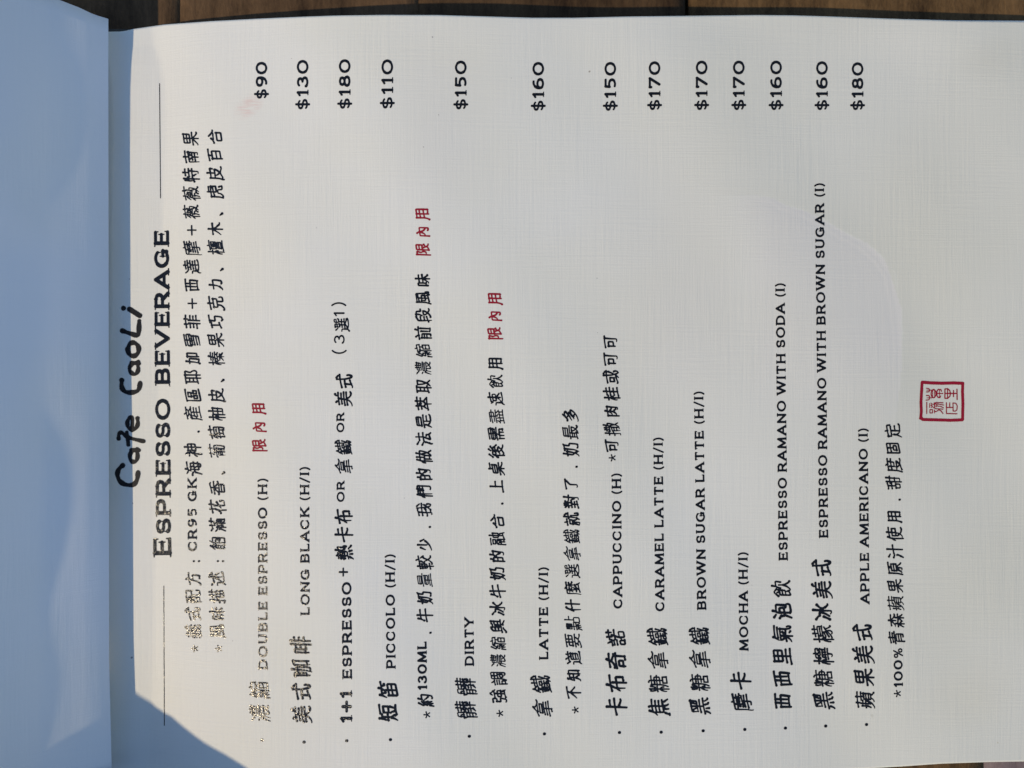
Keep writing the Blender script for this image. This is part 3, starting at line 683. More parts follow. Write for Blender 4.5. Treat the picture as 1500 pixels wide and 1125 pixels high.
55, 13, 60, 10, 99, 62, 33, 59, 37, 63, 31, 99, 16, 27, 12, 10, 99, 33, 59, 26, 54, 25, 50, 17, 41, 99, 28, 79, 16, 60, 15, 55, 26, 54, 99, 50,
47, 62, 33, 99, 35, 30, 40, 16, 99, 36, 65, 31, 57, 98,
44, 79, 44, 8, 99, 9, 38, 78, 38, 99, 25, 77, 22, 63, 13, 51, 99, 22, 63, 74, 63, 99, 16, 55, 13, 50, 98,
10, 61, 35, 61, 99, 48, 72, 46, 35, 41, 21, 34, 10, 99, 38, 72, 66, 72, 99, 22, 79, 15, 39, 32, 22, 99, 33, 63, 31, 44, 25, 25, 15, 13, 8, 12,
99, 29, 26, 31, 18, 99, 66, 72, 63, 49, 76, 48, 74, 19, 70, 10, 99, 66, 72, 72, 76, 99, 54, 14, 59, 11, 67, 11, 73, 14, 98,
9, 12, 79, 12, 99, 9, 53, 79, 53, 99, 44, 44, 44, 12, 99, 15, 21, 72, 21, 99, 68, 46, 69, 30, 67, 29, 19, 30, 20, 45, 70, 45, 99, 19, 37, 69,
37, 99, 21, 68, 66, 68, 99, 21, 68, 21, 61, 22, 60, 65, 60, 66, 62, 65, 76, 22, 76, 21, 68, 98,
51, 60, 42, 44, 99, 9, 69, 37, 69, 99, 36, 12, 42, 11, 50, 17, 99, 23, 79, 23, 8, 99, 40, 66, 77, 66, 99, 73, 12, 70, 15, 75, 11, 79, 12, 99,
72, 46, 67, 44, 63, 34, 57, 23, 45, 13, 99, 10, 58, 36, 58, 99, 8, 23, 37, 23, 99, 56, 79, 59, 73, 58, 66, 99, 12, 46, 34, 46, 99, 70, 54, 77,
45, 99, 12, 60, 12, 34, 23, 34, 34, 34, 34, 60, 99, 46, 45, 50, 43, 59, 27, 71, 13, 99, 67, 59, 73, 51, 98,
43, 79, 43, 32, 99, 10, 11, 21, 12, 44, 18, 60, 29, 67, 37, 99, 25, 66, 12, 42, 99, 66, 62, 77, 43, 98,
60, 18, 70, 11, 75, 12, 77, 21, 75, 28, 99, 9, 71, 28, 72, 39, 76, 46, 74, 99, 9, 55, 78, 55, 99, 72, 46, 65, 36, 99, 28, 72, 28, 15, 27, 11,
23, 11, 17, 11, 15, 13, 18, 9, 99, 47, 43, 42, 37, 99, 51, 79, 55, 40, 59, 23, 64, 15, 99, 39, 13, 56, 25, 69, 40, 99, 7, 34, 13, 32, 45, 39,
99, 33, 15, 44, 15, 99, 62, 77, 72, 68, 99, 63, 76, 74, 64, 98,
20, 55, 15, 53, 10, 43, 99, 51, 47, 51, 73, 34, 73, 34, 8, 99, 60, 76, 60, 47, 99, 60, 62, 77, 62, 99, 34, 49, 53, 49, 99, 27, 78, 20, 55, 21,
52, 21, 8, 99, 58, 74, 77, 73, 77, 13, 72, 11, 64, 11, 59, 13, 99, 58, 49, 77, 49, 99, 34, 62, 51, 62, 98,
55, 41, 61, 30, 99, 13, 66, 13, 9, 99, 52, 80, 50, 64, 99, 74, 66, 71, 17, 69, 13, 66, 11, 56, 11, 52, 13, 99, 42, 50, 50, 64, 76, 64, 99, 25,
78, 22, 64, 99, 11, 64, 35, 63, 35, 18, 13, 17, 99, 50, 47, 57, 38, 99, 13, 42, 35, 42, 99, 54, 42, 57, 37, 98,
27, 62, 52, 62, 99, 40, 78, 40, 42, 99, 48, 12, 52, 11, 57, 16, 99, 66, 24, 73, 17, 99, 57, 52, 59, 49, 63, 33, 66, 31, 66, 24, 99, 66, 24, 54,
12, 99, 31, 43, 31, 12, 99, 29, 41, 49, 41, 99, 59, 62, 74, 62, 73, 50, 68, 30, 99, 62, 78, 57, 52, 99, 25, 78, 18, 55, 19, 52, 19, 8, 99, 31,
18, 51, 18, 99, 49, 41, 49, 17, 99, 57, 52, 55, 51, 53, 45, 49, 41, 99, 18, 55, 14, 54, 10, 48, 9, 40, 99, 77, 10, 70, 18, 77, 10, 98,
33, 44, 78, 44, 99, 10, 55, 24, 48, 99, 20, 21, 15, 13, 16, 8, 99, 36, 64, 75, 64, 99, 55, 79, 55, 47, 40, 15, 70, 18, 99, 26, 38, 26, 33, 17,
17, 99, 64, 31, 70, 22, 70, 18, 78, 9, 99, 15, 77, 29, 69, 99, 60, 31, 67, 29, 98,
44, 44, 44, 14, 76, 13, 81, 16, 99, 10, 44, 78, 44, 99, 25, 37, 23, 27, 33, 18, 99, 44, 30, 73, 30, 99, 22, 27, 11, 12, 99, 18, 55, 66, 55, 67,
76, 21, 76, 20, 53, 99, 20, 66, 67, 66, 99, 30, 21, 38, 15, 44, 15, 98,
56, 43, 46, 36, 44, 31, 44, 8, 99, 10, 26, 78, 26, 99, 59, 51, 56, 43, 99, 10, 71, 78, 71, 99, 16, 33, 29, 44, 99, 37, 64, 44, 62, 99, 14, 56,
74, 56, 99, 57, 79, 57, 63, 99, 29, 44, 39, 37, 99, 30, 51, 29, 44, 99, 42, 65, 44, 56, 99, 30, 79, 30, 63, 99, 56, 43, 72, 33, 98,
9, 23, 45, 29, 99, 35, 76, 35, 10, 99, 16, 59, 35, 59, 99, 16, 42, 35, 42, 99, 16, 76, 16, 25, 99, 8, 76, 43, 76, 99, 62, 34, 62, 29, 52, 19,
99, 62, 34, 65, 37, 70, 48, 74, 70, 51, 70, 55, 45, 59, 35, 62, 34, 99, 45, 12, 56, 22, 99, 62, 29, 76, 13, 98,
55, 53, 55, 22, 99, 16, 40, 40, 40, 99, 16, 54, 16, 8, 99, 14, 52, 40, 51, 39, 12, 37, 10, 29, 10, 99, 16, 27, 40, 27, 99, 9, 65, 78, 65, 99,
22, 79, 31, 69, 99, 55, 14, 60, 10, 72, 11, 99, 29, 73, 30, 65, 99, 64, 79, 58, 65, 99, 71, 55, 70, 9, 98,
50, 76, 49, 60, 42, 49, 99, 17, 42, 36, 42, 99, 56, 22, 73, 11, 81, 13, 99, 48, 74, 66, 74, 67, 53, 79, 52, 99, 17, 58, 36, 58, 99, 39, 76, 34,
77, 17, 70, 17, 9, 99, 36, 11, 43, 11, 56, 18, 63, 25, 70, 36, 70, 41, 48, 41, 49, 32, 59, 21, 99, 9, 23, 38, 28, 98,
66, 79, 66, 66, 99, 41, 61, 78, 61, 99, 46, 46, 51, 43, 99, 32, 44, 32, 13, 28, 10, 23, 12, 27, 10, 99, 32, 44, 37, 47, 42, 47, 48, 54, 99, 15,
44, 32, 44, 99, 64, 61, 64, 39, 66, 37, 76, 38, 76, 45, 99, 64, 49, 76, 53, 99, 33, 54, 37, 53, 37, 47, 99, 15, 53, 15, 75, 33, 75, 33, 54, 99,
9, 53, 33, 54, 99, 40, 36, 44, 36, 52, 41, 99, 15, 23, 32, 23, 99, 50, 61, 49, 53, 56, 53, 57, 51, 48, 37, 99, 15, 33, 32, 33, 99, 15, 44, 15,
8, 99, 40, 26, 78, 26, 99, 15, 66, 24, 65, 24, 53, 99, 66, 33, 66, 8, 99, 52, 33, 51, 21, 49, 15, 99, 41, 10, 52, 18, 99, 40, 72, 78, 72, 99,
10, 55, 11, 45, 15, 44, 99, 52, 79, 52, 65, 98,
34, 61, 50, 60, 70, 62, 99, 64, 71, 76, 57, 99, 68, 25, 73, 19, 99, 70, 22, 73, 15, 78, 10, 99, 38, 11, 36, 14, 41, 13, 73, 15, 99, 56, 56, 56,
15, 99, 74, 31, 40, 31, 40, 47, 72, 47, 73, 29, 99, 63, 72, 69, 66, 99, 47, 70, 51, 77, 57, 79, 99, 13, 57, 11, 38, 30, 38, 30, 32, 26, 13, 17,
11, 11, 15, 99, 9, 73, 29, 73, 29, 55, 11, 55, 98,
12, 43, 32, 43, 99, 50, 60, 69, 60, 99, 59, 68, 59, 47, 99, 14, 34, 14, 9, 99, 12, 54, 32, 54, 99, 9, 64, 34, 64, 99, 31, 15, 35, 11, 99, 14,
15, 31, 15, 99, 12, 33, 31, 32, 31, 15, 99, 48, 47, 70, 47, 99, 35, 11, 40, 22, 42, 34, 43, 74, 77, 73, 76, 12, 69, 10, 63, 14, 99, 20, 78, 25,
69, 99, 66, 38, 66, 22, 51, 22, 51, 36, 68, 36, 98,
18, 44, 30, 44, 99, 37, 79, 37, 56, 52, 55, 99, 9, 29, 78, 29, 99, 29, 77, 17, 71, 18, 29, 99, 18, 59, 30, 59, 99, 10, 11, 15, 11, 31, 21, 35,
21, 99, 70, 75, 69, 29, 99, 57, 44, 70, 44, 99, 37, 69, 52, 69, 99, 57, 73, 72, 73, 99, 52, 20, 55, 22, 75, 11, 99, 58, 59, 70, 59, 99, 50, 57,
50, 29, 99, 38, 48, 38, 29, 98,
52, 79, 53, 52, 52, 49, 52, 15, 51, 11, 47, 11, 42, 11, 36, 15, 99, 65, 33, 75, 22, 80, 22, 99, 27, 57, 42, 56, 42, 51, 37, 35, 26, 20, 99, 59,
48, 76, 63, 99, 22, 42, 14, 26, 99, 9, 72, 22, 63, 99, 59, 48, 60, 42, 68, 29, 99, 53, 52, 59, 48, 99, 16, 30, 10, 20, 98,
32, 13, 42, 11, 99, 16, 27, 36, 27, 99, 71, 30, 78, 9, 99, 11, 8, 11, 44, 41, 44, 40, 10, 99, 48, 12, 75, 17, 99, 9, 74, 44, 74, 99, 34, 40,
26, 24, 26, 10, 99, 62, 79, 62, 15, 99, 74, 64, 74, 37, 51, 37, 50, 62, 76, 62, 99, 16, 39, 20, 38, 23, 30, 99, 17, 53, 38, 53, 38, 65, 14, 65,
14, 54, 17, 53, 98,
9, 13, 78, 13, 99, 41, 50, 73, 50, 99, 41, 77, 41, 13, 98,
67, 63, 67, 41, 20, 41, 21, 62, 69, 62, 99, 20, 51, 67, 51, 99, 44, 40, 44, 8, 99, 43, 79, 43, 62, 99, 43, 72, 75, 72, 99, 10, 30, 78, 30, 99,
54, 23, 72, 13, 81, 13, 99, 7, 13, 13, 12, 24, 17, 36, 25, 38, 30, 99, 50, 30, 51, 26, 59, 19, 98,
26, 13, 31, 11, 36, 11, 50, 18, 53, 20, 99, 41, 34, 53, 20, 99, 24, 57, 20, 48, 21, 8, 99, 9, 41, 15, 46, 20, 48, 99, 62, 58, 66, 58, 70, 50,
76, 47, 99, 31, 47, 70, 50, 99, 11, 44, 10, 38, 99, 53, 20, 56, 20, 68, 33, 99, 42, 54, 40, 48, 99, 72, 49, 78, 43, 99, 25, 78, 12, 64, 99, 10,
62, 16, 67, 99, 56, 61, 66, 69, 70, 70, 99, 56, 19, 71, 12, 80, 12, 99, 27, 29, 32, 28, 41, 34, 46, 37, 49, 45, 99, 36, 62, 51, 61, 59, 64, 99,
49, 48, 46, 41, 99, 46, 37, 66, 37, 65, 29, 99, 40, 51, 49, 57, 51, 61, 99, 45, 70, 54, 79, 99, 27, 63, 21, 53, 98,
43, 40, 41, 31, 99, 10, 41, 78, 41, 99, 13, 55, 13, 67, 76, 67, 99, 35, 30, 35, 10, 99, 15, 76, 71, 76, 99, 51, 50, 69, 50, 99, 16, 30, 70, 30,
70, 10, 99, 51, 59, 67, 59, 99, 18, 50, 36, 50, 99, 18, 32, 18, 10, 99, 20, 59, 36, 59, 99, 53, 30, 53, 10, 99, 44, 76, 44, 47, 99, 62, 12, 72,
12, 99, 74, 69, 74, 55, 98,
9, 63, 78, 63, 99, 43, 72, 43, 45, 99, 17, 72, 66, 72, 67, 54, 17, 53, 99, 45, 39, 50, 39, 56, 32, 99, 36, 27, 36, 11, 99, 7, 29, 13, 29, 15,
31, 99, 33, 40, 35, 32, 99, 51, 27, 51, 11, 99, 65, 40, 78, 29, 99, 10, 44, 78, 44, 99, 20, 27, 69, 27, 99, 20, 27, 20, 11, 99, 8, 11, 79, 11,
99, 20, 39, 15, 31, 99, 67, 29, 67, 11, 99, 15, 31, 20, 27, 99, 20, 27, 18, 29, 20, 27, 98,
10, 9, 14, 15, 22, 19, 99, 22, 19, 39, 12, 61, 11, 79, 13, 99, 9, 49, 22, 48, 22, 19, 99, 18, 69, 24, 62, 99, 30, 69, 78, 69, 99, 54, 40, 58,
37, 99, 54, 40, 64, 33, 99, 53, 78, 53, 20, 52, 40, 50, 43, 35, 43, 36, 58, 71, 58, 72, 43, 57, 43, 40, 28, 33, 23, 28, 25, 99, 59, 37, 75, 24,
98,
37, 57, 37, 33, 16, 33, 99, 16, 44, 37, 44, 99, 25, 64, 27, 55, 99, 45, 48, 51, 63, 75, 62, 72, 44, 99, 13, 64, 26, 74, 39, 65, 99, 35, 69, 41,
64, 99, 34, 20, 38, 13, 44, 13, 55, 25, 99, 38, 55, 16, 54, 16, 15, 34, 20, 99, 59, 53, 60, 36, 62, 33, 70, 18, 77, 10, 99, 60, 36, 58, 34, 52,
22, 99, 32, 27, 34, 20, 99, 54, 78, 51, 63, 99, 9, 61, 17, 67, 99, 77, 12, 75, 13, 77, 12, 98,
11, 35, 24, 43, 38, 56, 43, 58, 99, 48, 74, 43, 58, 44, 11, 99, 11, 74, 77, 74, 99, 61, 49, 77, 36, 99, 51, 56, 65, 45, 98,
35, 28, 43, 20, 43, 15, 99, 11, 45, 46, 45, 99, 29, 66, 28, 34, 99, 19, 67, 44, 66, 99, 21, 79, 19, 67, 12, 54, 99, 28, 34, 20, 18, 15, 12, 7,
12, 99, 53, 73, 53, 10, 99, 53, 18, 75, 18, 99, 28, 34, 32, 33, 41, 23, 99, 51, 70, 75, 70, 75, 11, 99, 19, 76, 26, 80, 98,
10, 10, 15, 16, 22, 19, 99, 30, 66, 78, 66, 99, 38, 79, 44, 72, 43, 66, 99, 71, 55, 37, 55, 37, 21, 99, 52, 66, 51, 55, 99, 65, 76, 62, 67, 99,
22, 19, 33, 14, 42, 11, 73, 11, 80, 14, 99, 9, 48, 22, 48, 22, 19, 99, 37, 44, 70, 44, 99, 37, 33, 70, 33, 99, 69, 57, 70, 23, 36, 22, 99, 81,
16, 77, 12, 99, 16, 70, 22, 63, 99, 12, 75, 21, 65, 98,
30, 36, 27, 28, 99, 10, 36, 78, 36, 99, 10, 76, 77, 76, 99, 26, 26, 41, 20, 51, 20, 70, 13, 78, 14, 99, 60, 36, 59, 30, 51, 23, 51, 20, 99, 52,
76, 52, 48, 99, 34, 76, 34, 51, 37, 44, 35, 37, 99, 16, 47, 16, 64, 73, 64, 99, 29, 32, 26, 26, 99, 19, 23, 26, 26, 99, 14, 48, 71, 48, 71, 66,
99, 8, 14, 13, 12, 28, 14, 39, 17, 41, 20, 98,
18, 70, 21, 57, 99, 21, 24, 23, 10, 99, 26, 25, 31, 22, 99, 26, 75, 26, 31, 99, 35, 27, 43, 15, 99, 10, 42, 41, 42, 99, 61, 60, 79, 60, 99, 9,
30, 42, 32, 99, 61, 79, 61, 40, 99, 47, 40, 75, 39, 75, 14, 49, 14, 49, 41, 99, 29, 25, 33, 12, 99, 14, 24, 13, 15, 8, 8, 99, 34, 69, 30, 57,
99, 26, 75, 40, 74, 39, 51, 13, 52, 13, 75, 26, 75, 98,
18, 56, 10, 44, 99, 55, 78, 55, 9, 99, 31, 50, 79, 50, 99, 34, 79, 29, 77, 22, 60, 22, 8, 99, 15, 54, 22, 56, 98,
24, 12, 69, 16, 99, 35, 16, 43, 22, 45, 25, 99, 11, 9, 16, 31, 17, 72, 78, 72, 99, 61, 56, 63, 40, 99, 24, 44, 35, 56, 36, 59, 47, 60, 99, 36,
66, 36, 39, 99, 24, 60, 35, 59, 35, 56, 46, 48, 99, 52, 26, 60, 33, 66, 33, 99, 64, 26, 69, 20, 99, 63, 58, 67, 54, 99, 51, 60, 60, 60, 63, 58,
77, 43, 99, 50, 44, 59, 54, 62, 55, 62, 58, 66, 60, 76, 60, 99, 62, 66, 62, 56, 99, 40, 34, 49, 39, 99, 74, 46, 80, 45, 99, 46, 79, 47, 73, 99,
66, 23, 69, 16, 75, 9, 99, 26, 27, 49, 26, 59, 32, 99, 42, 80, 48, 77, 99, 42, 35, 34, 29, 33, 26, 98,
67, 75, 73, 66, 99, 46, 57, 78, 57, 99, 58, 78, 56, 44, 52, 27, 47, 18, 99, 68, 72, 74, 64, 99, 17, 34, 10, 15, 99, 35, 34, 40, 22, 99, 9, 68,
43, 68, 99, 24, 79, 27, 68, 99, 26, 41, 26, 13, 24, 10, 15, 12, 99, 13, 42, 37, 42, 38, 55, 15, 56, 15, 40, 99, 63, 47, 64, 13, 76, 12, 77, 15,
76, 26, 99, 50, 21, 42, 10, 98,
9, 60, 45, 60, 50, 56, 79, 56, 99, 48, 46, 54, 44, 59, 30, 99, 69, 78, 69, 15, 67, 11, 56, 11, 99, 33, 79, 33, 60, 99, 11, 44, 45, 44, 99, 9,
14, 47, 19, 99, 28, 43, 28, 16, 99, 33, 67, 39, 67, 44, 74, 99, 11, 76, 17, 68, 22, 68, 99, 13, 30, 43, 30, 99, 22, 79, 22, 63, 18, 55, 22, 48,
99, 38, 56, 34, 44, 99, 44, 74, 42, 72, 44, 74, 98,
13, 74, 75, 74, 99, 67, 73, 64, 67, 44, 52, 43, 14, 29, 13, 24, 16, 98,
44, 39, 72, 39, 72, 37, 68, 28, 58, 18, 48, 12, 41, 14, 99, 38, 48, 38, 10, 99, 21, 56, 21, 77, 68, 77, 99, 21, 67, 66, 67, 99, 9, 16, 45, 20,
99, 53, 28, 68, 15, 75, 12, 80, 14, 99, 18, 38, 38, 38, 99, 18, 48, 18, 17, 99, 8, 48, 78, 48, 99, 18, 28, 38, 28, 99, 19, 58, 66, 57, 66, 78,
99, 50, 39, 51, 33, 56, 25, 98,
46, 80, 40, 76, 38, 71, 99, 30, 60, 40, 54, 99, 58, 51, 53, 49, 51, 43, 99, 36, 30, 44, 28, 50, 22, 99, 8, 13, 16, 11, 37, 15, 48, 19, 50, 22,
55, 23, 63, 29, 71, 37, 72, 43, 51, 43, 45, 42, 35, 34, 99, 10, 61, 18, 60, 34, 71, 99, 21, 30, 29, 31, 43, 40, 99, 30, 68, 38, 71, 60, 70, 58,
62, 99, 13, 41, 38, 50, 39, 52, 50, 57, 60, 66, 99, 43, 40, 47, 43, 99, 40, 38, 45, 42, 98,
13, 70, 74, 70, 99, 19, 18, 20, 35, 44, 35, 45, 19, 19, 19, 19, 12, 99, 48, 81, 44, 77, 41, 64, 99, 65, 46, 64, 9, 99, 9, 46, 78, 46, 99, 41,
64, 69, 53, 74, 54, 99, 50, 10, 66, 11, 99, 12, 53, 18, 52, 30, 56, 41, 64, 98,
33, 15, 13, 15, 13, 32, 30, 33, 31, 13, 99, 18, 79, 23, 70, 99, 67, 78, 67, 60, 99, 36, 70, 78, 70, 99, 36, 49, 79, 49, 99, 48, 78, 48, 60, 99,
11, 54, 32, 54, 99, 11, 43, 32, 43, 99, 55, 60, 54, 52, 47, 36, 48, 13, 73, 13, 73, 33, 47, 32, 43, 31, 37, 25, 99, 8, 64, 34, 64, 98,
19, 59, 19, 25, 99, 17, 57, 46, 57, 46, 33, 19, 33, 99, 9, 74, 78, 74, 99, 66, 74, 66, 15, 58, 13, 47, 15, 98,
63, 80, 61, 62, 55, 48, 51, 46, 33, 45, 33, 9, 99, 33, 24, 51, 24, 99, 61, 62, 73, 62, 72, 44, 69, 33, 66, 32, 66, 24, 56, 11, 51, 12, 46, 10,
41, 13, 99, 36, 78, 36, 55, 99, 29, 69, 54, 69, 99, 48, 78, 48, 55, 99, 28, 55, 53, 55, 58, 53, 99, 33, 35, 51, 35, 99, 51, 46, 51, 12, 99, 6,
38, 11, 37, 28, 43, 99, 8, 62, 27, 62, 99, 18, 79, 18, 13, 16, 10, 8, 11, 99, 68, 24, 75, 13, 99, 58, 53, 61, 49, 64, 34, 66, 32, 98,
44, 46, 42, 35, 99, 12, 66, 75, 66, 99, 15, 68, 15, 9, 99, 46, 33, 62, 21, 99, 42, 35, 50, 30, 99, 45, 79, 41, 58, 33, 48, 23, 44, 99, 73, 68,
72, 12, 62, 10, 56, 14, 99, 21, 22, 26, 21, 30, 23, 42, 35, 99, 44, 58, 63, 44, 99, 41, 58, 50, 53, 98,
57, 79, 57, 50, 99, 36, 49, 80, 49, 99, 37, 32, 76, 32, 99, 10, 62, 34, 62, 99, 22, 51, 18, 47, 10, 29, 10, 22, 99, 32, 13, 80, 13, 99, 57, 43,
57, 13, 99, 38, 66, 76, 66, 99, 22, 80, 22, 8, 99, 22, 51, 28, 49, 32, 38, 98,
71, 55, 63, 36, 60, 32, 57, 31, 99, 9, 65, 76, 65, 99, 50, 79, 52, 45, 55, 34, 57, 31, 57, 24, 99, 57, 24, 67, 10, 99, 73, 29, 77, 22, 74, 13,
70, 11, 63, 14, 99, 8, 19, 12, 16, 43, 23, 99, 60, 78, 73, 71, 99, 39, 11, 53, 23, 57, 24, 99, 18, 33, 37, 33, 38, 51, 16, 52, 16, 36, 18, 33,
98,
47, 79, 50, 71, 49, 31, 99, 25, 67, 77, 66, 99, 20, 23, 13, 8, 99, 22, 61, 22, 30, 76, 30, 99, 22, 55, 72, 55, 99, 38, 24, 35, 20, 36, 10, 99,
29, 79, 22, 61, 9, 53, 99, 69, 21, 78, 9, 99, 9, 9, 15, 10, 99, 22, 43, 72, 43, 99, 51, 22, 55, 11, 58, 9, 98,
39, 49, 80, 48, 99, 32, 74, 27, 57, 99, 37, 69, 78, 69, 99, 51, 79, 57, 77, 59, 70, 99, 59, 64, 59, 27, 99, 46, 58, 73, 58, 74, 38, 46, 38, 99,
39, 71, 39, 36, 36, 20, 31, 10, 99, 9, 50, 32, 50, 99, 21, 79, 21, 8, 99, 13, 76, 11, 71, 14, 57, 99, 20, 40, 15, 36, 10, 23, 10, 17, 99, 20,
40, 26, 37, 29, 32, 29, 26, 99, 74, 12, 73, 27, 47, 27, 47, 12, 74, 12, 98,
15, 43, 71, 43, 99, 58, 71, 53, 59, 99, 9, 30, 78, 30, 99, 49, 23, 54, 11, 99, 25, 71, 29, 69, 34, 59, 99, 43, 76, 43, 31, 99, 19, 52, 19, 76,
69, 76, 99, 52, 13, 58, 11, 99, 19, 23, 15, 14, 10, 10, 99, 34, 22, 35, 11, 99, 66, 23, 75, 12, 79, 11, 99, 17, 54, 67, 54, 67, 78, 98,
19, 60, 69, 60, 99, 9, 13, 78, 13, 99, 44, 75, 44, 13, 99, 19, 77, 20, 44, 69, 44, 69, 75, 17, 75, 99, 15, 30, 74, 30, 98,
34, 46, 34, 8, 99, 51, 43, 42, 34, 99, 24, 61, 70, 61, 99, 11, 30, 58, 30, 99, 16, 45, 22, 41, 99, 25, 71, 76, 70, 99, 20, 43, 24, 35, 99, 27,
78, 25, 71, 14, 58, 99, 9, 13, 19, 16, 33, 30, 99, 49, 18, 55, 14, 99, 51, 45, 47, 39, 99, 16, 51, 66, 51, 99, 64, 52, 64, 29, 67, 16, 71, 11,
76, 11, 78, 19, 75, 25, 98,
10, 56, 23, 49, 99, 22, 39, 24, 33, 13, 11, 99, 37, 53, 37, 16, 41, 10, 99, 37, 53, 58, 53, 59, 36, 37, 35, 99, 21, 52, 21, 46, 99, 14, 77, 26,
69, 99, 44, 79, 41, 67, 38, 65, 34, 55, 37, 53, 99, 41, 67, 73, 66, 71, 31, 68, 28, 62, 28, 58, 32, 99, 36, 14, 45, 10, 73, 11, 77, 17, 75, 24,
98,
61, 47, 61, 35, 99, 38, 35, 39, 47, 74, 46, 99, 14, 47, 20, 49, 99, 20, 79, 20, 8, 99, 56, 26, 56, 11, 48, 10, 43, 13, 99, 20, 49, 25, 47, 28,
41, 28, 34, 99, 10, 62, 28, 62, 99, 32, 26, 78, 26, 99, 34, 63, 35, 71, 76, 71, 76, 63, 99, 50, 46, 50, 35, 99, 30, 35, 80, 35, 99, 67, 63, 75,
54, 99, 53, 79, 56, 71, 99, 16, 49, 10, 30, 10, 23, 99, 51, 67, 59, 60, 99, 46, 62, 47, 55, 49, 54, 63, 54, 67, 58, 99, 73, 48, 73, 35, 99, 32,
55, 36, 55, 40, 59, 99, 40, 60, 38, 57, 40, 60, 98,
46, 79, 46, 66, 99, 74, 15, 79, 14, 99, 19, 44, 15, 42, 10, 28, 10, 21, 99, 65, 32, 75, 37, 99, 28, 14, 33, 14, 40, 16, 55, 25, 59, 29, 66, 31,
70, 22, 77, 13, 99, 33, 44, 79, 44, 99, 33, 72, 79, 72, 99, 36, 62, 36, 52, 99, 10, 60, 29, 60, 99, 20, 79, 20, 9, 99, 64, 79, 64, 66, 99, 34,
61, 76, 61, 76, 52, 99, 42, 52, 68, 52, 99, 20, 50, 26, 47, 28, 42, 28, 36, 99, 51, 43, 51, 39, 58, 27, 59, 17, 55, 11, 49, 10, 45, 12, 99, 32,
35, 36, 34, 51, 39, 99, 32, 24, 53, 33, 98,
57, 79, 57, 65, 99, 29, 79, 29, 67, 26, 61, 25, 25, 99, 9, 73, 78, 73, 99, 36, 12, 40, 10, 52, 17, 52, 22, 48, 23, 48, 49, 74, 50, 99, 60, 59,
59, 50, 99, 8, 44, 41, 44, 99, 15, 58, 15, 44, 99, 73, 52, 73, 23, 67, 22, 99, 48, 40, 73, 40, 99, 42, 60, 78, 60, 99, 7, 12, 13, 11, 27, 18,
33, 24, 39, 36, 99, 48, 31, 73, 31, 99, 26, 55, 40, 55, 99, 67, 22, 67, 17, 77, 10, 99, 52, 22, 67, 22, 99, 16, 37, 10, 25, 99, 73, 13, 78, 10,
99, 36, 33, 42, 36, 98,
44, 79, 44, 52, 99, 23, 33, 65, 33, 99, 17, 62, 70, 62, 99, 10, 52, 78, 52, 99, 23, 8, 23, 43, 65, 42, 65, 12, 62, 10, 50, 11, 99, 14, 73, 74,
73, 99, 23, 22, 65, 22, 98,
44, 36, 56, 36, 59, 34, 63, 36, 79, 36, 99, 18, 28, 24, 30, 99, 60, 47, 60, 8, 99, 49, 68, 52, 62, 62, 55, 72, 50, 79, 51, 99, 9, 51, 16, 50,
29, 57, 43, 70, 43, 79, 99, 66, 27, 78, 14, 99, 40, 68, 43, 65, 43, 46, 99, 25, 47, 25, 8, 99, 13, 69, 74, 69, 99, 59, 34, 55, 31, 48, 21, 40,
14, 99, 9, 36, 39, 36, 99, 59, 34, 63, 32, 70, 23, 99, 21, 30, 10, 16, 8, 11, 99, 24, 30, 37, 22, 99, 36, 22, 34, 24, 36, 22, 98,
51, 37, 50, 13, 41, 12, 36, 15, 99, 31, 50, 70, 50, 99, 17, 75, 79, 75, 99, 55, 71, 49, 69, 48, 62, 99, 62, 30, 77, 14, 99, 19, 77, 17, 35, 11,
14, 99, 20, 16, 26, 16, 37, 30, 99, 70, 50, 70, 38, 31, 38, 32, 62, 70, 62, 70, 50, 98,
9, 55, 24, 49, 99, 55, 79, 55, 8, 99, 31, 50, 79, 50, 99, 14, 77, 28, 69, 99, 25, 37, 26, 33, 17, 18, 99, 20, 22, 13, 11, 98,
36, 30, 45, 22, 58, 15, 74, 11, 81, 13, 99, 55, 79, 55, 42, 52, 27, 48, 20, 40, 14, 33, 11, 27, 12, 99, 31, 69, 80, 69, 99, 29, 78, 22, 64, 20,
57, 21, 8, 99, 20, 57, 12, 51, 9, 44, 99, 35, 33, 40, 27, 99, 55, 56, 74, 56, 75, 39, 35, 39, 35, 56, 55, 56, 98,
48, 79, 48, 8, 99, 71, 79, 71, 15, 48, 15, 99, 8, 55, 39, 55, 99, 39, 62, 79, 62, 99, 24, 73, 24, 37, 99, 13, 38, 13, 16, 35, 16, 35, 38, 99,
6, 74, 13, 72, 38, 76, 99, 48, 39, 71, 39, 99, 11, 36, 37, 36, 98,
17, 71, 16, 29, 10, 9, 99, 22, 10, 47, 15, 99, 24, 32, 67, 32, 66, 28, 53, 18, 99, 41, 79, 46, 77, 48, 70, 99, 38, 63, 38, 40, 99, 23, 55, 78,
55, 99, 36, 42, 62, 42, 63, 63, 99, 53, 15, 74, 10, 81, 13, 99, 46, 17, 56, 17, 99, 46, 17, 45, 19, 46, 17, 99, 35, 32, 37, 25, 45, 19, 99, 15,
70, 78, 70, 98,
44, 69, 44, 44, 99, 22, 58, 65, 58, 99, 12, 76, 73, 75, 73, 15, 14, 15, 14, 78, 99, 28, 28, 57, 28, 58, 43, 30, 44, 30, 26, 98,
44, 52, 44, 14, 99, 44, 34, 70, 34, 99, 22, 53, 66, 53, 99, 11, 68, 73, 68, 74, 55, 99, 42, 79, 45, 69, 99, 25, 28, 30, 21, 36, 16, 48, 12, 75,
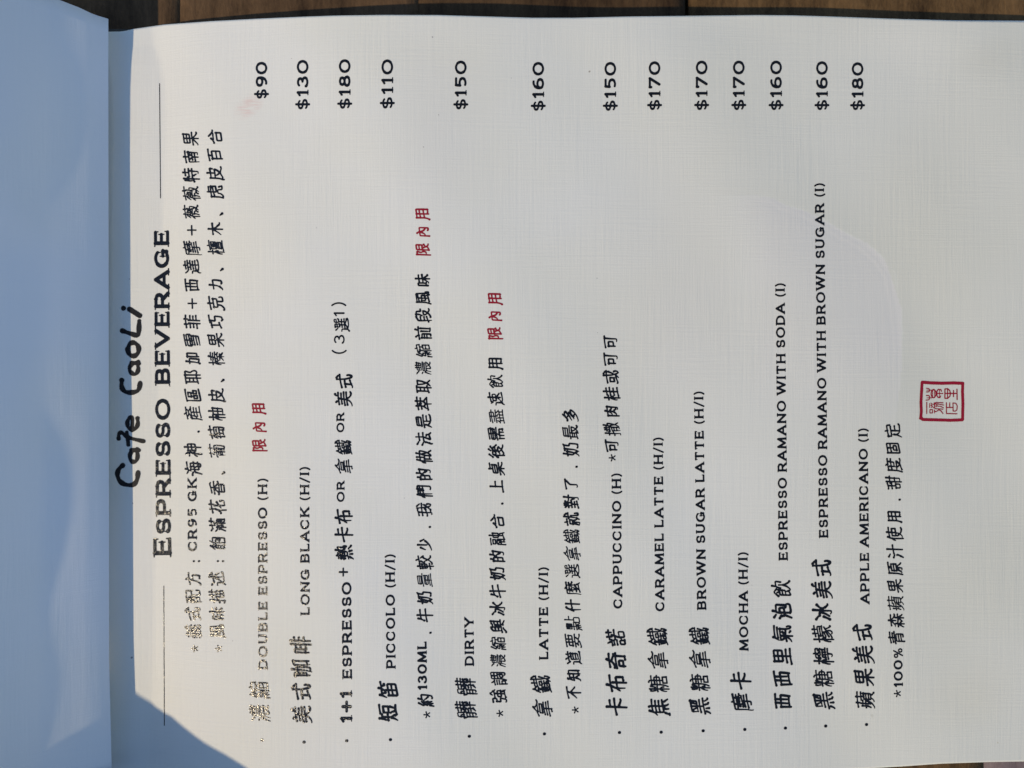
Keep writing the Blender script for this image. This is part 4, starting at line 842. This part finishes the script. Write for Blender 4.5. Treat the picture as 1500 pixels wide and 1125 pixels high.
11, 81, 15, 99, 24, 42, 23, 28, 11, 10, 99, 14, 70, 14, 55, 98,
]

def read_pen():
    out, glyph, stroke = {}, [], []
    k = 0
    for v in PEN:
        if v == 98 or v == 99:
            a = np.array(stroke, float).reshape(-1, 2)/88
            glyph.append((a-0.5)/0.9); stroke = []
            if v == 98:
                out[CHARS[k]] = glyph; glyph = []; k += 1
        else:
            stroke.append(v)
    return out
HANZI = read_pen()
# this hand writes 'west' with two straight inner strokes
HANZI['西'] = [(np.array(p, float).reshape(-1, 2)/88-0.5)/0.9 for p in (
    (8, 76, 80, 76), (13, 54, 15, 10), (13, 54, 76, 54, 72, 12), (35, 76, 34, 54, 33, 24), (54, 76, 54, 54, 55, 26), (15, 16, 72, 16))]

def hanzi_strokes(ch):
    return [p.copy() for p in HANZI[ch]]

def smooth_line(p, it=1):
    if len(p) < 3 or np.hypot(*(p[0]-p[-1])) < 0.02: return p
    for _ in range(it):
        q = [p[0]]
        for a, b in zip(p[:-1], p[1:]):
            L = np.hypot(*(b-a)); t = min(0.22, 0.035/max(L, 1e-6))
            q += [a+(b-a)*t, b+(a-b)*t]
        q.append(p[-1]); p = np.array(q)
    return p

rng = random.Random(7)
LIGHT = {'拿': .74, '黑': .88, '飲': .82, '諾': .88, '糖': .88, '選': .84, '縮': .84, '濃': .86, '點': .78, '髒': 1.12,
         '鐵': 1.05, '檸': .92, '檬': .9, '盡': .86, '薇': .9, '產': .92, '葡': .92, '蘋': .92, '氣': .92, '焦': .92}
SMALL = {'西': .86, '可': .92, '內': .86, '了': .88, '知': .88, '百': .88, '南': .9, '力': .84, '木': .88, '加': .86, '肉': .88,
         '不': .92, '少': .9, '什': .94, '上': .88, '用': .93, '味': .9, '固': .9, '的': .93, '式': .95, '方': .9, '巧': .93}
def hanzi(segs, ch, cx, cy, size, r, squash=0.82, tilt=0.135):
    """centre (cx, cy) in photo px; the text runs up the photo, its top to the left"""
    st = hanzi_strokes(ch)
    dens = sum(np.hypot(*np.diff(p, axis=0).T).sum() for p in st)
    rr = r*min(1.12, max(0.38, 1.14-0.125*(dens-4.5)))
    rr *= LIGHT.get(ch, 1.0)
    squash = squash+0.012*max(0, dens-6)
    size = size*SMALL.get(ch, 1.0)
    ang = math.radians(rng.uniform(-1.5, 1.5)); sc = size*rng.uniform(0.96, 1.03)
    tl = tilt*rng.uniform(0.7, 1.3)
    for p in st:
        p = smooth_line(p)
        d = p[-1]-p[0]
        if p[0][1] < p[-1][1] and abs(d[1]) > 0.45*abs(d[0]): p = p[::-1]; d = -d
        L = np.concatenate([[0], np.cumsum(np.hypot(*np.diff(p, axis=0).T))]); T = L[-1]
        horiz = abs(d[1]) < 0.25*abs(d[0]); left = d[0] < -0.12 and d[1] < -0.1; right = d[0] > 0.15 and d[1] < -0.15
        # resample so width can vary
        m = max(int(T/0.08), 2)
        tt = np.unique(np.concatenate([np.linspace(0, T, m+1), L]))
        P = np.stack([np.interp(tt, L, p[:, 0]), np.interp(tt, L, p[:, 1])], -1)
        s = tt/T
        j = rng.uniform(-0.012, 0.012)
        if horiz: w = 0.98-0.22*np.sin(np.pi*s)+0.12*s; P[:, 1] += 0.022*np.sin(np.pi*s)*min(T, 1)+j
        elif left: w = 1.18-0.62*s**1.3; P[:, 0] += -0.03*np.sin(np.pi*s)*min(T, 1)
        elif right: w = 0.72+0.62*s-0.35*np.clip((s-0.8)/0.2, 0, 1); P[:, 1] += -0.02*np.sin(np.pi*s)
        else: w = 1.12-0.22*s; P[:, 0] += j
        if dens > 7 and not (left or right): w = w*0.84
        if dens > 6.5 and (left or right) and T > 0.4: w = w*1.25
        if T < 0.16: w = 0.75+0.55*s
        # entry press
        w = w+0.16*np.exp(-(tt/0.05)**2)
        P[:, 1] += tl*P[:, 0]
        P[:, 0] += 0.03*P[:, 1]
        c, sn = math.cos(ang), math.sin(ang)
        U = (P[:, 0]*c-P[:, 1]*sn)*sc*squash; Vv = (P[:, 0]*sn+P[:, 1]*c)*sc
        X = cx-Vv; Y = cy-U; R = rr*w
        for i in range(len(X)-1):
            segs.append((X[i], Y[i], R[i], X[i+1], Y[i+1], R[i+1]))

def hz_run(text, x0, y0, x1, y1, size, r, **kw):
    """evenly pitched hanzi from the first centre to the last centre; a space leaves a cell empty"""
    segs = []
    n = len(text)
    for i, ch in enumerate(text):
        if ch == ' ': continue
        t = i/(n-1) if n > 1 else 0
        hz_sym(segs, ch, x0+(x1-x0)*t, y0+(y1-y0)*t, size, r, **kw)
    return segs

def hz_sym(segs, ch, x, y, size, r, **kw):
    k = size/26.0
    if ch in '．、：＋＊':
        if ch == '．': segs.append((x+8*k, y, 1.7*k, x+8.6*k, y-.2, 1.7*k))
        elif ch == '、': segs.append((x+7.0*k, y+7*k, 1.0*k, x+10.0*k, y+4.5*k, 2.1*k))
        elif ch == '：': segs += [(x+1*k, y, 1.6*k, x+1.4*k, y, 1.6*k), (x+8.5*k, y, 1.6*k, x+9*k, y, 1.6*k)]
        elif ch == '＋': segs += [(x-5.5*k, y, 1.25*k, x+6.5*k, y, 1.1*k), (x+.6*k, y+7*k, 1.2*k, x+.2*k, y-6.5*k, 1.2*k)]
        elif ch == '＊': star(segs, x+2*k, y, 4.6*k, 0.95*k)
    else: hanzi(segs, ch, x, y, size, r, **kw)

def star(segs, x, y, a, r):
    for k in range(5):
        t = math.radians(180+72*k)
        segs.append((x, y, r*0.8, x+a*math.cos(t), y+a*math.sin(t), r*1.1))

# ---- wide capitals with very small serifs
def arc(cx, cy, rx, ry, a0, a1, n=14):
    return [(cx+rx*math.cos(math.radians(a0+(a1-a0)*i/n)), cy+ry*math.sin(math.radians(a0+(a1-a0)*i/n))) for i in range(n+1)]
T_, B_ = 0.915, 0.085
LAT = {
 'A': (1.0, [[(.07, B_), (.5, T_), (.93, B_)], [(.24, .34), (.76, .34)]], [(.07, B_, 0), (.93, B_, 0)]),
 'B': (.88, [[(.13, B_), (.13, T_)], [(.13, T_), (.52, T_)]+arc(.52, .715, .22, .20, 90, -90)+[(.13, .515)], [(.5, .515)]+arc(.53, .30, .25, .215, 90, -90)+[(.13, B_)]], [(.13, T_, 0), (.13, B_, 0)]),
 'C': (.98, [arc(.51, .5, .43, .415, 42, 318, 22)], [(.83, .78, 1), (.83, .22, 1)]),
 'D': (.98, [[(.13, B_), (.13, T_)], [(.13, T_), (.45, T_)]+arc(.45, .5, .44, .415, 90, -90, 18)+[(.13, B_)]], [(.13, T_, 0), (.13, B_, 0)]),
 'E': (.82, [[(.13, B_), (.13, T_)], [(.13, T_), (.74, T_)], [(.13, .51), (.62, .51)], [(.13, B_), (.76, B_)]], [(.74, T_, 1), (.62, .51, 1), (.76, B_, 1), (.13, T_, 0), (.13, B_, 0)]),
 'G': (1.04, [arc(.51, .5, .43, .415, 42, 300, 22)+[(.88, .17), (.88, .42)], [(.62, .42), (.95, .42)]], [(.83, .78, 1), (.62, .42, 1)]),
 'H': (.98, [[(.13, B_), (.13, T_)], [(.85, B_), (.85, T_)], [(.13, .51), (.85, .51)]], [(.13, T_, 0), (.13, B_, 0), (.85, T_, 0), (.85, B_, 0)]),
 'I': (.26, [[(.13, B_), (.13, T_)]], [(.13, T_, 0), (.13, B_, 0)]),
 'K': (.95, [[(.13, B_), (.13, T_)], [(.84, T_), (.13, .40)], [(.38, .58), (.86, B_)]], [(.13, T_, 0), (.13, B_, 0), (.84, T_, 0), (.86, B_, 0)]),
 'L': (.78, [[(.13, T_), (.13, B_), (.72, B_)]], [(.13, T_, 0), (.72, B_, 1)]),
 'M': (1.16, [[(.12, B_), (.17, T_), (.58, .16), (.99, T_), (1.04, B_)]], [(.12, B_, 0), (1.04, B_, 0)]),
 'N': (1.0, [[(.13, B_), (.13, T_), (.87, B_), (.87, T_)]], [(.13, B_, 0), (.87, T_, 0)]),
 'O': (1.08, [arc(.54, .5, .455, .42, 0, 360, 28)], []),
 'P': (.84, [[(.13, B_), (.13, T_)], [(.13, T_), (.5, T_)]+arc(.5, .67, .26, .245, 90, -90)+[(.13, .425)]], [(.13, T_, 0), (.13, B_, 0)]),
 'R': (.93, [[(.13, B_), (.13, T_)], [(.13, T_), (.52, T_)]+arc(.52, .69, .24, .225, 90, -90)+[(.13, .465)], [(.5, .46), (.84, B_)]], [(.13, T_, 0), (.13, B_, 0), (.84, B_, 0)]),
 'S': (.80, [arc(.40, .70, .28, .215, 25, 270, 14)+arc(.41, .295, .30, .21, 90, -155, 14)[1:]], [(.66, .78, 1), (.13, .22, 1)]),
 'T': (.88, [[(.08, T_), (.80, T_)], [(.44, T_), (.44, B_)]], [(.08, T_, 1), (.80, T_, 1), (.44, B_, 0)]),
 'U': (.94, [[(.13, T_), (.13, .40)]+arc(.47, .40, .34, .315, 180, 360, 14)+[(.81, T_)]], [(.13, T_, 0), (.81, T_, 0)]),
 'V': (.98, [[(.07, T_), (.49, .1), (.91, T_)]], [(.07, T_, 0), (.91, T_, 0)]),
 'W': (1.4, [[(.07, T_), (.38, .1), (.70, T_), (1.02, .1), (1.33, T_)]], [(.07, T_, 0), (1.33, T_, 0), (.70, T_, 0)]),
 'Y': (.94, [[(.07, T_), (.47, .46), (.87, T_)], [(.47, .46), (.47, B_)]], [(.07, T_, 0), (.87, T_, 0), (.47, B_, 0)]),
 '0': (.96, [arc(.48, .5, .39, .42, 0, 360, 26)], []),
 '1': (.44, [[(.26, B_), (.26, T_), (.06, .76)]], [(.26, B_, 0)]),
 '2': (.8, [arc(.4, .68, .28, .23, 160, -30)+[(.1, B_), (.74, B_)]], []),
 '3': (.78, [arc(.36, .71, .26, .20, 150, -80), arc(.37, .30, .31, .215, 85, -155)], []),
 '5': (.80, [[(.68, T_), (.20, T_), (.17, .57)]+arc(.36, .345, .32, .26, 108, -118)], []),
 '6': (.84, [arc(.42, .33, .31, .245, 0, 360, 20), [(.12, .36)]+arc(.50, .42, .40, .50, 178, 78, 9)], []),
 '7': (.80, [[(.10, T_-.1), (.10, T_), (.72, T_), (.30, B_)]], []),
 '8': (.82, [arc(.41, .715, .245, .20, 0, 360, 18), arc(.41, .30, .31, .215, 0, 360, 18)], []),
 '9': (.84, [arc(.42, .67, .31, .245, 0, 360, 20), [(.72, .64)]+arc(.34, .58, .40, .50, -2, -102, 9)], []),
 '$': (.78, [arc(.38, .68, .27, .19, 25, 270, 12)+arc(.39, .30, .29, .19, 90, -155, 12)[1:], [(.385, 1.06), (.385, -.06)]], []),
 '(': (.40, [arc(.62, .46, .46, .68, 130, 230, 10)], []),
 ')': (.40, [arc(-.22, .46, .46, .68, 50, -50, 10)], []),
 '/': (.50, [[(.46, 1.0), (.04, -.04)]], []),
 '+': (.78, [[(.08, .46), (.70, .46)], [(.39, .78), (.39, .14)]], []),
 '%': (1.1, [arc(.26, .72, .17, .19, 0, 360, 12), arc(.82, .24, .17, .19, 0, 360, 12), [(.80, .97), (.28, .0)]], []),
}
THIN = {'(': .78, ')': .78, '/': .75, '%': .66, '$': .85}

WT = 1.32
def latin(segs, text, x0, y0, x1, y1, cap, w=0.15, gap=0.24, space=0.42, dcap=None, plain=False):
    """baseline runs from (x0, y0) to (x1, y1) in photo px, fitted to that length"""
    tot = 0
    for i, c in enumerate(text):
        tot += space if c == ' ' else LAT[c][0]
        if i < len(text)-1 and c != ' ' : tot += gap
    dx, dy = x1-x0, y1-y0
    Lp = math.hypot(dx, dy); sx = Lp/(tot*cap)
    ux, uy = dx/Lp, dy/Lp            # reading direction
    vx, vy = uy, -ux                 # cap direction: towards smaller x
    pos = 0
    for i, c in enumerate(text):
        if c == ' ': pos += space; continue
        wd, lines, ser = LAT[c]
        r = cap*w*WT/2*THIN.get(c, 1.0)
        def P(p):
            a = (pos+p[0])*sx*cap; b = p[1]*cap
            return x0+ux*a+vx*b, y0+uy*a+vy*b
        for ln in lines:
            for a, b in zip(ln[:-1], ln[1:]):
                A, Bq = P(a), P(b)
                # upright strokes a little heavier than level ones
                hv = 0.88+0.25*(abs(a[0]-b[0]) < abs(a[1]-b[1]))
                segs.append((*A, r*hv, *Bq, r*hv))
        if not plain:
            for sxp, syp, vert in ser:
                h = w*WT/2+0.055
                rs = cap*0.045
                if vert:
                    a, b = P((sxp, syp-h if syp > .3 else syp-0.0)), P((sxp, syp+h if syp < .7 else syp+0.0))
                    if syp > .8: a, b = P((sxp+.02, syp-h)), P((sxp+.02, syp+.05))
                    elif syp < .2: a, b = P((sxp+.02, syp+h)), P((sxp+.02, syp-.05))
                else:
                    e = 0.052 if syp > .5 else -0.052
                    a, b = P((sxp-h, syp+e)), P((sxp+h, syp+e))
                segs.append((*a, rs, *b, rs))
        pos += wd+gap
    return segs

def put(name, segs, material=None, **kw):
    o = build_ink(name, segs, material or M_INK, page, **kw)
    return o

# ---- heading block
s = []
MK = {'C': [(105, 990), (84, 1008), (75, 1040), (90, 1075), (125, 1093), (165, 1090), (181, 1062), (184, 1025)],
      'a': [(180, 908), (152, 914), (138, 945), (150, 972), (172, 972), (184, 946), (176, 914)], 'a_': [(150, 912), (188, 912)],
      'f': [(84, 852), (84, 826), (100, 818), (118, 838), (150, 853), (212, 866)], 'f_': [(134, 884), (126, 820)],
      'e': [(152, 808), (156, 745), (140, 742), (128, 765), (130, 792), (150, 808), (172, 802), (184, 778), (181, 748)],
      'C2': [(100, 552), (98, 588), (115, 612), (150, 617), (188, 606), (195, 565)],
      'a2': [(184, 458), (152, 466), (136, 492), (150, 518), (174, 522), (187, 498), (180, 464)], 'a2_': [(150, 462), (190, 466)],
      'o': [(130, 393), (140, 362), (165, 356), (188, 378), (187, 410), (165, 430), (138, 421), (130, 393)],
      'L': [(103, 297), (145, 312), (184, 324), (188, 300), (190, 247)],
      'i': [(140, 186), (192, 219)], 'dot': [(110, 181), (110.5, 181)]}
for k, P in MK.items():
    P = np.array(P, float)/3.5147+np.array([150, 400])
    if len(P) > 2:
        for _ in range(2):
            q = [P[0]]
            for a, b in zip(P[:-1], P[1:]): q += [a*.75+b*.25, a*.25+b*.75]
            q.append(P[-1]); P = np.array(q)
    n = len(P)
    r = 3.4 if k[-1] != '_' else 3.0
    if k[0] == 'f': r *= 0.86
    if k in ('a', 'a2', 'e'): r *= 0.88
    if k == 'dot': r = 3.9
    for i in range(n-1):
        f0, f1 = 1+0.16*math.sin(i*0.9+len(k)), 1+0.16*math.sin((i+1)*0.9+len(k))
        segs_ = (P[i][0], P[i][1], r*f0, P[i+1][0], P[i+1][1], r*f1)
        s.append(segs_)
shop = build_ink('handwritten_title', s, M_MARKER, page, rough=0.35, lift=0.05)
s = [(240.8, 1062.5, .62, 240.0, 858.5, .62)]; put('rule_line', s)
s = [(235.2, 290, .62, 233.8, 122.5, .62)]; put('rule_line', s)
s = []
latin(s, 'E', 251.0, 814, 250.6, 787.5, 26, w=.17)
latin(s, 'SPRESSO', 250.3, 782, 249.0, 584.5, 21.3, w=.185, gap=.17)
latin(s, 'BEVERAGE', 248.8, 563, 247.2, 338, 21.3, w=.185, gap=.17)
put('heading', s)
s = hz_run('＊義式配方：', 283.5, 950, 282.8, 822, 26, 1.18)
latin(s, 'CR95', 288.5, 807, 288.2, 745, 13.2, w=.17); latin(s, 'GK', 288.1, 734, 288.0, 701, 13.2, w=.17)
s += hz_run('海神．產區耶加雪菲＋西達摩＋薇薇特南果', 283, 686, 279.5, 203, 26, 1.18)
put('note', s)
s = hz_run('＊風味描述：', 318.5, 950, 318, 822, 26, 1.18)
s += hz_run('飽滿花香、葡萄柚皮、榛果巧克力、檀木、虎皮百合', 319, 796, 314.5, 200, 26, 1.18)
put('note', s)

# ---- drinks: bullet, chinese name, english name, price
def bullet(x, y):
    put('bullet', [(x-.2, y, 2.3, x+.2, y, 2.2)])
def name_hz(text, x0, y0, x1, y1, size=31.5, r=1.56):
    put('drink_name', hz_run(text, x0, y0, x1, y1, size, r))
def name_en(text, x0, y0, x1, y1, cap=13.2, **kw):
    s = []; latin(s, text, x0, y0, x1, y1, cap, w=kw.pop('w', .165), **kw); put('english_name', s)
def price(text, xb, y0, y1, xt=None):
    s = []; latin(s, text, xb, y0, xb if xt is None else xt, y1, 16.6, w=.165, gap=.17); put('price', s)
def red(x0, y0, x1, y1, size=24):
    put('red_note', hz_run('限內用', x0, y0, x1, y1, size, 1.12), M_RED)

bullet(384, 1084); name_hz('濃縮', 381, 1045, 380, 1011); name_en('DOUBLE ESPRESSO (H)', 392.0, 980.5, 391.2, 700, 13.4, gap=.27)
red(380, 652, 379, 599); price('$90', 391.3, 145, 91)
bullet(445.5, 1087); name_hz('美式咖啡', 442.5, 1046.5, 441, 945); name_en('LONG BLACK (H/I)', 453.6, 901, 452.6, 683)
price('$130', 451.6, 161, 88)
bullet(508, 1085)
s = []; latin(s, '1+1', 515.5, 1058, 515.2, 1012, 16.6, w=.2, gap=.2); latin(s, 'ESPRESSO', 515.5, 994, 514.5, 853, 13.8, w=.175)
latin(s, '+', 511, 845, 511, 831, 18, w=.11); put('english_name', s)
s = hz_run('熱卡布', 504, 809, 503.5, 757, 27, 1.35); latin(s, 'OR', 504.6, 735, 504.4, 705, 11.2, w=.17)
s += hz_run('拿鐵', 503.5, 683, 503.5, 655, 27, 1.35); latin(s, 'OR', 504.2, 633, 504.0, 605, 11.2, w=.17)
s += hz_run('美式', 503.5, 584, 505, 558, 27, 1.35)
latin(s, '(', 505.5, 521, 505.5, 512, 19, w=.11); latin(s, '3', 505.2, 504, 505.2, 490, 16.5, w=.11, plain=True)
s += hz_run('選', 501, 476, 501, 476, 25, 1.3); latin(s, '1', 505, 463.5, 505, 455.5, 16.5, w=.11, plain=True)
latin(s, ')', 505, 449, 505, 440.5, 19, w=.11)
put('drink_name', s); price('$180', 513.2, 160, 87)
bullet(572, 1083.5); name_hz('短笛', 568, 1044, 569, 1011); name_en('PICCOLO (H/I)', 579.3, 979, 577.7, 811, 13.4); price('$110', 575.6, 160, 87)
s = hz_run('＊約', 623.5, 1047, 623.5, 1026, 25.3, 1.17); latin(s, '130ML', 625.4, 1010, 624.6, 940, 13.2, w=.18)
s += hz_run('．牛奶量較少．我們的做法是萃取濃縮前段風味', 622.5, 927, 619.3, 410.5, 25.3, 1.17)
put('note', s); red(619.3, 365, 618.7, 314)
bullet(687.5, 1078.5); name_hz('髒髒', 682.7, 1040, 682.7, 1006, 31.5, 1.56); name_en('DIRTY', 694.2, 975, 693.4, 905); price('$150', 683.2, 161, 89)
s = hz_run('＊強調濃縮與冰牛奶的融合．上桌後需盡速飲用', 730.5, 1045, 725.8, 533, 25.3, 1.17)
put('note', s); red(724.7, 488, 725, 438)
bullet(797.5, 1075); name_hz('拿鐵', 794.7, 1037.5, 793, 1002); name_en('LATTE (H/I)', 803.0, 966, 802.4, 830); price('$160', 796.7, 163, 91)
s = hz_run('＊不知道要點什麼選拿鐵就對了．奶最多', 841, 1040, 835.5, 607.5, 25.3, 1.17); put('note', s)
bullet(907.4, 1073); name_hz('卡布奇諾', 903, 1035, 902.7, 934); name_en('CAPPUCCINO (H)', 911.6, 891, 909.2, 692.5)
s = []; star(s, 897, 670.7, 4.6, .95); s += hz_run('可撒肉桂或可可', 896.8, 653, 894.7, 501, 25.3, 1.17); put('note', s); price('$150', 902.2, 163, 91)
bullet(968.5, 1072.5); name_hz('焦糖拿鐵', 965, 1036, 963.5, 932.5); name_en('CARAMEL LATTE (H/I)', 973.2, 895, 970.4, 640); price('$170', 967, 162, 90)
bullet(1030, 1070.5); name_hz('黑糖拿鐵', 1025, 1034, 1025, 931.5); name_en('BROWN SUGAR LATTE (H/I)', 1034.4, 893, 1029.8, 572.5); price('$170', 1036, 162, 89)
bullet(1091, 1068.5); name_hz('摩卡', 1086, 1029, 1085, 997); name_en('MOCHA (H/I)', 1096.2, 953, 1094.6, 808); price('$170', 1090.4, 162, 89)
bullet(1150.5, 1066.5); name_hz('西西里氣泡飲', 1146.7, 1027, 1145, 862); name_en('ESPRESSO RAMANO WITH SODA (I)', 1153.9, 820.5, 1149.0, 414); price('$160', 1145, 162, 89)
bullet(1209.5, 1063.5); name_hz('黑糖檸檬冰美式', 1206.7, 1026, 1204, 831.5); name_en('ESPRESSO RAMANO WITH BROWN SUGAR (I)', 1213.0, 787.5, 1206.6, 267.5); price('$160', 1212.2, 162, 90)
bullet(1269.3, 1061.3); name_hz('蘋果美式', 1267.5, 1025, 1264, 926); name_en('APPLE AMERICANO (I)', 1273.5, 884, 1270.6, 626.6); price('$180', 1264.4, 162, 91.5)
s = []; star(s, 1314.7, 1016, 4.6, .95); latin(s, '100%', 1322.4, 1006, 1321.6, 949, 13, w=.17)
s += hz_run('青森蘋果原汁使用．甜度固定', 1313, 934, 1308, 631, 25.3, 1.17); put('note', s)

# ---- red seal
s = []
def zp(pts, r, closed=False):
    P = [(1320+x/12.5, 540+y/12.5) for x, y in pts]
    for a, b in zip(P[:-1], P[1:]): s.append((*a, r, *b, r))
zp([(388, 250), (560, 262), (760, 268), (950, 262), (1120, 268)], 2.35)
zp([(1128, 268), (1122, 420), (1130, 640), (1126, 800), (1124, 930)], 2.2)
zp([(1118, 938), (900, 946), (700, 940), (560, 936), (400, 932)], 2.25)
zp([(388, 930), (360, 885), (368, 780), (362, 620), (372, 430), (382, 260)], 2.15)
zp([(392, 925), (350, 910)], 1.9)
R1 = 0.78
zp([(462, 360), (505, 366), (522, 395), (508, 424), (462, 428)], R1); zp([(470, 394), (600, 394)], R1*.8)
zp([(462, 492), (508, 494), (526, 530), (508, 570), (455, 578)], R1); zp([(470, 536), (560, 536)], R1*.8)
zp(arc(592, 458, 44, 76, 0, 360, 18), R1*1.1); zp([(575, 400), (575, 515)], R1*.7); zp([(610, 400), (610, 515)], R1*.7)
zp(arc(690, 455, 40, 76, 60, 300, 14), R1*1.1); zp([(655, 455), (760, 455)], R1); zp([(725, 380), (738, 415)], R1); zp([(700, 400), (700, 510)], R1*.7); zp([(722, 500), (708, 535)], R1)
zp([(800, 372), (800, 542), (850, 546), (892, 505), (902, 455), (888, 402), (850, 368), (800, 372)], R1*1.15)
zp([(800, 455), (1022, 455)], R1*1.15); zp([(848, 378), (848, 540)], R1); zp([(957, 400), (957, 512)], R1*1.1); zp([(1020, 378), (1024, 566)], R1*1.15)
zp([(468, 616), (468, 822)], R1)
zp([(520, 640), (520, 712)], R1*.8); zp([(545, 632), (572, 652), (540, 672), (575, 690), (548, 714)], R1*.8)
zp([(600, 632), (640, 622), (765, 626)], R1); zp([(590, 660), (625, 648), (690, 652), (775, 668)], R1*.9)
zp([(605, 690), (660, 684), (720, 692), (770, 716)], R1*.9); zp([(585, 712), (640, 735), (765, 742)], R1*.9); zp([(612, 640), (612, 724)], R1*.8); zp([(650, 650), (650, 700)], R1*.7)
zp([(525, 752), (525, 812), (574, 812), (574, 752), (525, 752)], R1*.85); zp([(606, 755), (612, 812)], R1*.85); zp([(612, 785), (650, 782), (690, 755), (730, 775), (765, 822)], R1)
zp([(828, 625), (828, 822), (1022, 828)], R1); zp([(828, 712), (945, 712)], R1); zp([(888, 628), (888, 712)], R1)
zp([(948, 630), (1000, 634), (1026, 682), (1020, 755), (990, 778), (950, 778), (948, 630)], R1)
put('seal_stamp', s, M_RED, cell=0.4, rough=0.25)

# ------------------------------------------------------------------ wooden table
table = thing('wooden_table', 'dark brown worn wooden table top of broad planks with gaps, beneath the menu', 'table', (0, 0, TABLE_Z-25))
def plank(x0, x1, y0, y1, material, seed, label=None):
    r = random.Random(seed)
    nx, ny = 20, 30
    V = []; 
    X = np.linspace(0, 1, nx); Y = np.linspace(0, 1, ny)
    z0 = TABLE_Z-0.25-r.uniform(0, .25)
    grid = []
    ph = r.uniform(0, 6)
    for j, b in enumerate(Y):
        for i, a in enumerate(X):
            y = y0+(y1-y0)*b
            wob = 0.4*math.sin(y/23+ph)+0.2*math.sin(y/7.3+ph*2)
            x = x0+(x1-x0)*a+wob*(1 if i == 0 else -1 if i == nx-1 else 0)
            e = min(a*(x1-x0), (1-a)*(x1-x0), b*(y1-y0), (1-b)*(y1-y0))
            z = z0-0.3*math.exp(-e/0.5)+0.10*math.sin(x/9+ph)+.08*math.sin(y/14+ph)
            V.append((x, y, z))
    n = nx*ny
    idx = np.arange(n).reshape(ny, nx)
    F = np.stack([idx[:-1, :-1], idx[:-1, 1:], idx[1:, 1:], idx[1:, :-1]], -1).reshape(-1, 4)
    low = np.array(V); low[:, 2] = TABLE_Z-22
    faces = [F, F[:, ::-1]+n]
    for line in (idx[0, ::-1], idx[-1, :], idx[:, 0], idx[::-1, -1]):
        a, b = line[:-1], line[1:]
        faces.append(np.stack([a, b, b+n, a+n], -1))
    o = new_mesh('plank', np.vstack([V, low]), np.vstack(faces), material, table)
    if label: o['label'] = label
    return o
WD = [wood_material('wood_shade_lightened', (0.040, 0.023, 0.012), (0.150, 0.088, 0.044), 1.0),  # same wood, its colour lightened for the planks lying in shade
      wood_material('wood_brown', (0.022, 0.012, 0.006), (0.110, 0.064, 0.030), 2.7),
      wood_material('wood_warm', (0.022, 0.012, 0.005), (0.180, 0.104, 0.043), 5.2),
      wood_material('wood_grey', (0.14, 0.10, 0.10), (0.24, 0.19, 0.19), 8.1)]
kz = (D-TABLE_Z)/D
def tx(px): return (px-750)*PX*kz
g = 0.2
xs = [tx(-1300), tx(-560), tx(-160), tx(262), tx(612), tx(1007), tx(1620), tx(2100), tx(2600)]
mm = [1, 0, 0, 0, 1, 2, 1, 0]
for i in range(len(xs)-1):
    gg = 0.9 if i == 5 else g
    plank(xs[i]+gg, xs[i+1]-(0.9 if i == 4 else g*.4 if i in (2, 3) else g), -60, 300, WD[mm[i]], i+3)
xs = [tx(-1300), tx(-600), tx(-60), tx(420), tx(930), tx(1441), tx(2050), tx(2600)]
mm = [0, 1, 0, 1, 2, 3, 1]
for i in range(len(xs)-1):
    plank(xs[i]+g, xs[i+1]-g, -330, -62, WD[mm[i]], i+23, 'greyish mauve plank' if mm[i] == 3 else None)
# dark batten under the gaps
b = new_mesh('frame', [(-420, -330, TABLE_Z-25), (400, -330, TABLE_Z-25), (400, 300, TABLE_Z-25), (-420, 300, TABLE_Z-25),
                       (-420, -330, TABLE_Z-22.3), (400, -330, TABLE_Z-22.3), (400, 300, TABLE_Z-22.3), (-420, 300, TABLE_Z-22.3)],
             [(3, 2, 1, 0), (4, 5, 6, 7), (0, 1, 5, 4), (1, 2, 6, 5), (2, 3, 7, 6), (3, 0, 4, 7)], M_THREAD, table, False)

# ------------------------------------------------------------------ an added, unseen board, its edge shaped so its shade crosses the lower left
def shade_pt(px, py, t, lift=0.0):
    p = on_page(px, py)
    return p+np.array(SUN)*t
edge = []
for px, py, t in ((150, 979, 118), (188, 1006, 107), (205, 1019, 104), (228, 1035, 101), (241, 1044, 99), (251, 1049, 97), (272, 1067, 94), (300, 1088, 90), (330, 1105, 86), (365, 1127, 82), (420, 1166, 76), (520, 1240, 66), (620, 1310, 55)):
    edge.append(on_page(px, py)+np.array(SUN)*t)
edge = np.array(edge)
board = thing('shade_board', 'added unseen dark brown board, shaped to shade the lower left of the menu', 'board', (edge[4][0], edge[4][1]-30, TABLE_Z))
V = []; n = len(edge)
foot = edge.copy(); foot[:, 2] = TABLE_Z; foot[:, 1] = np.minimum(foot[:, 1]+12, -121); foot[:, 0] += 14
off = np.array([-1.0, -2.2, -.6])
for P in (edge, foot, edge+off, foot+off): V += [tuple(p) for p in P]
F = []
for i in range(n-1):
    F += [(i, i+1, n+i+1, n+i), (2*n+i+1, 2*n+i, 3*n+i, 3*n+i+1), (i+1, i, 2*n+i, 2*n+i+1), (n+i, n+i+1, 3*n+i+1, 3*n+i)]
F += [(0, n, 3*n, 2*n), (n-1, 3*n-1, 4*n-1, 2*n-1)]
new_mesh('panel', V, F, M_THREAD, board, False)
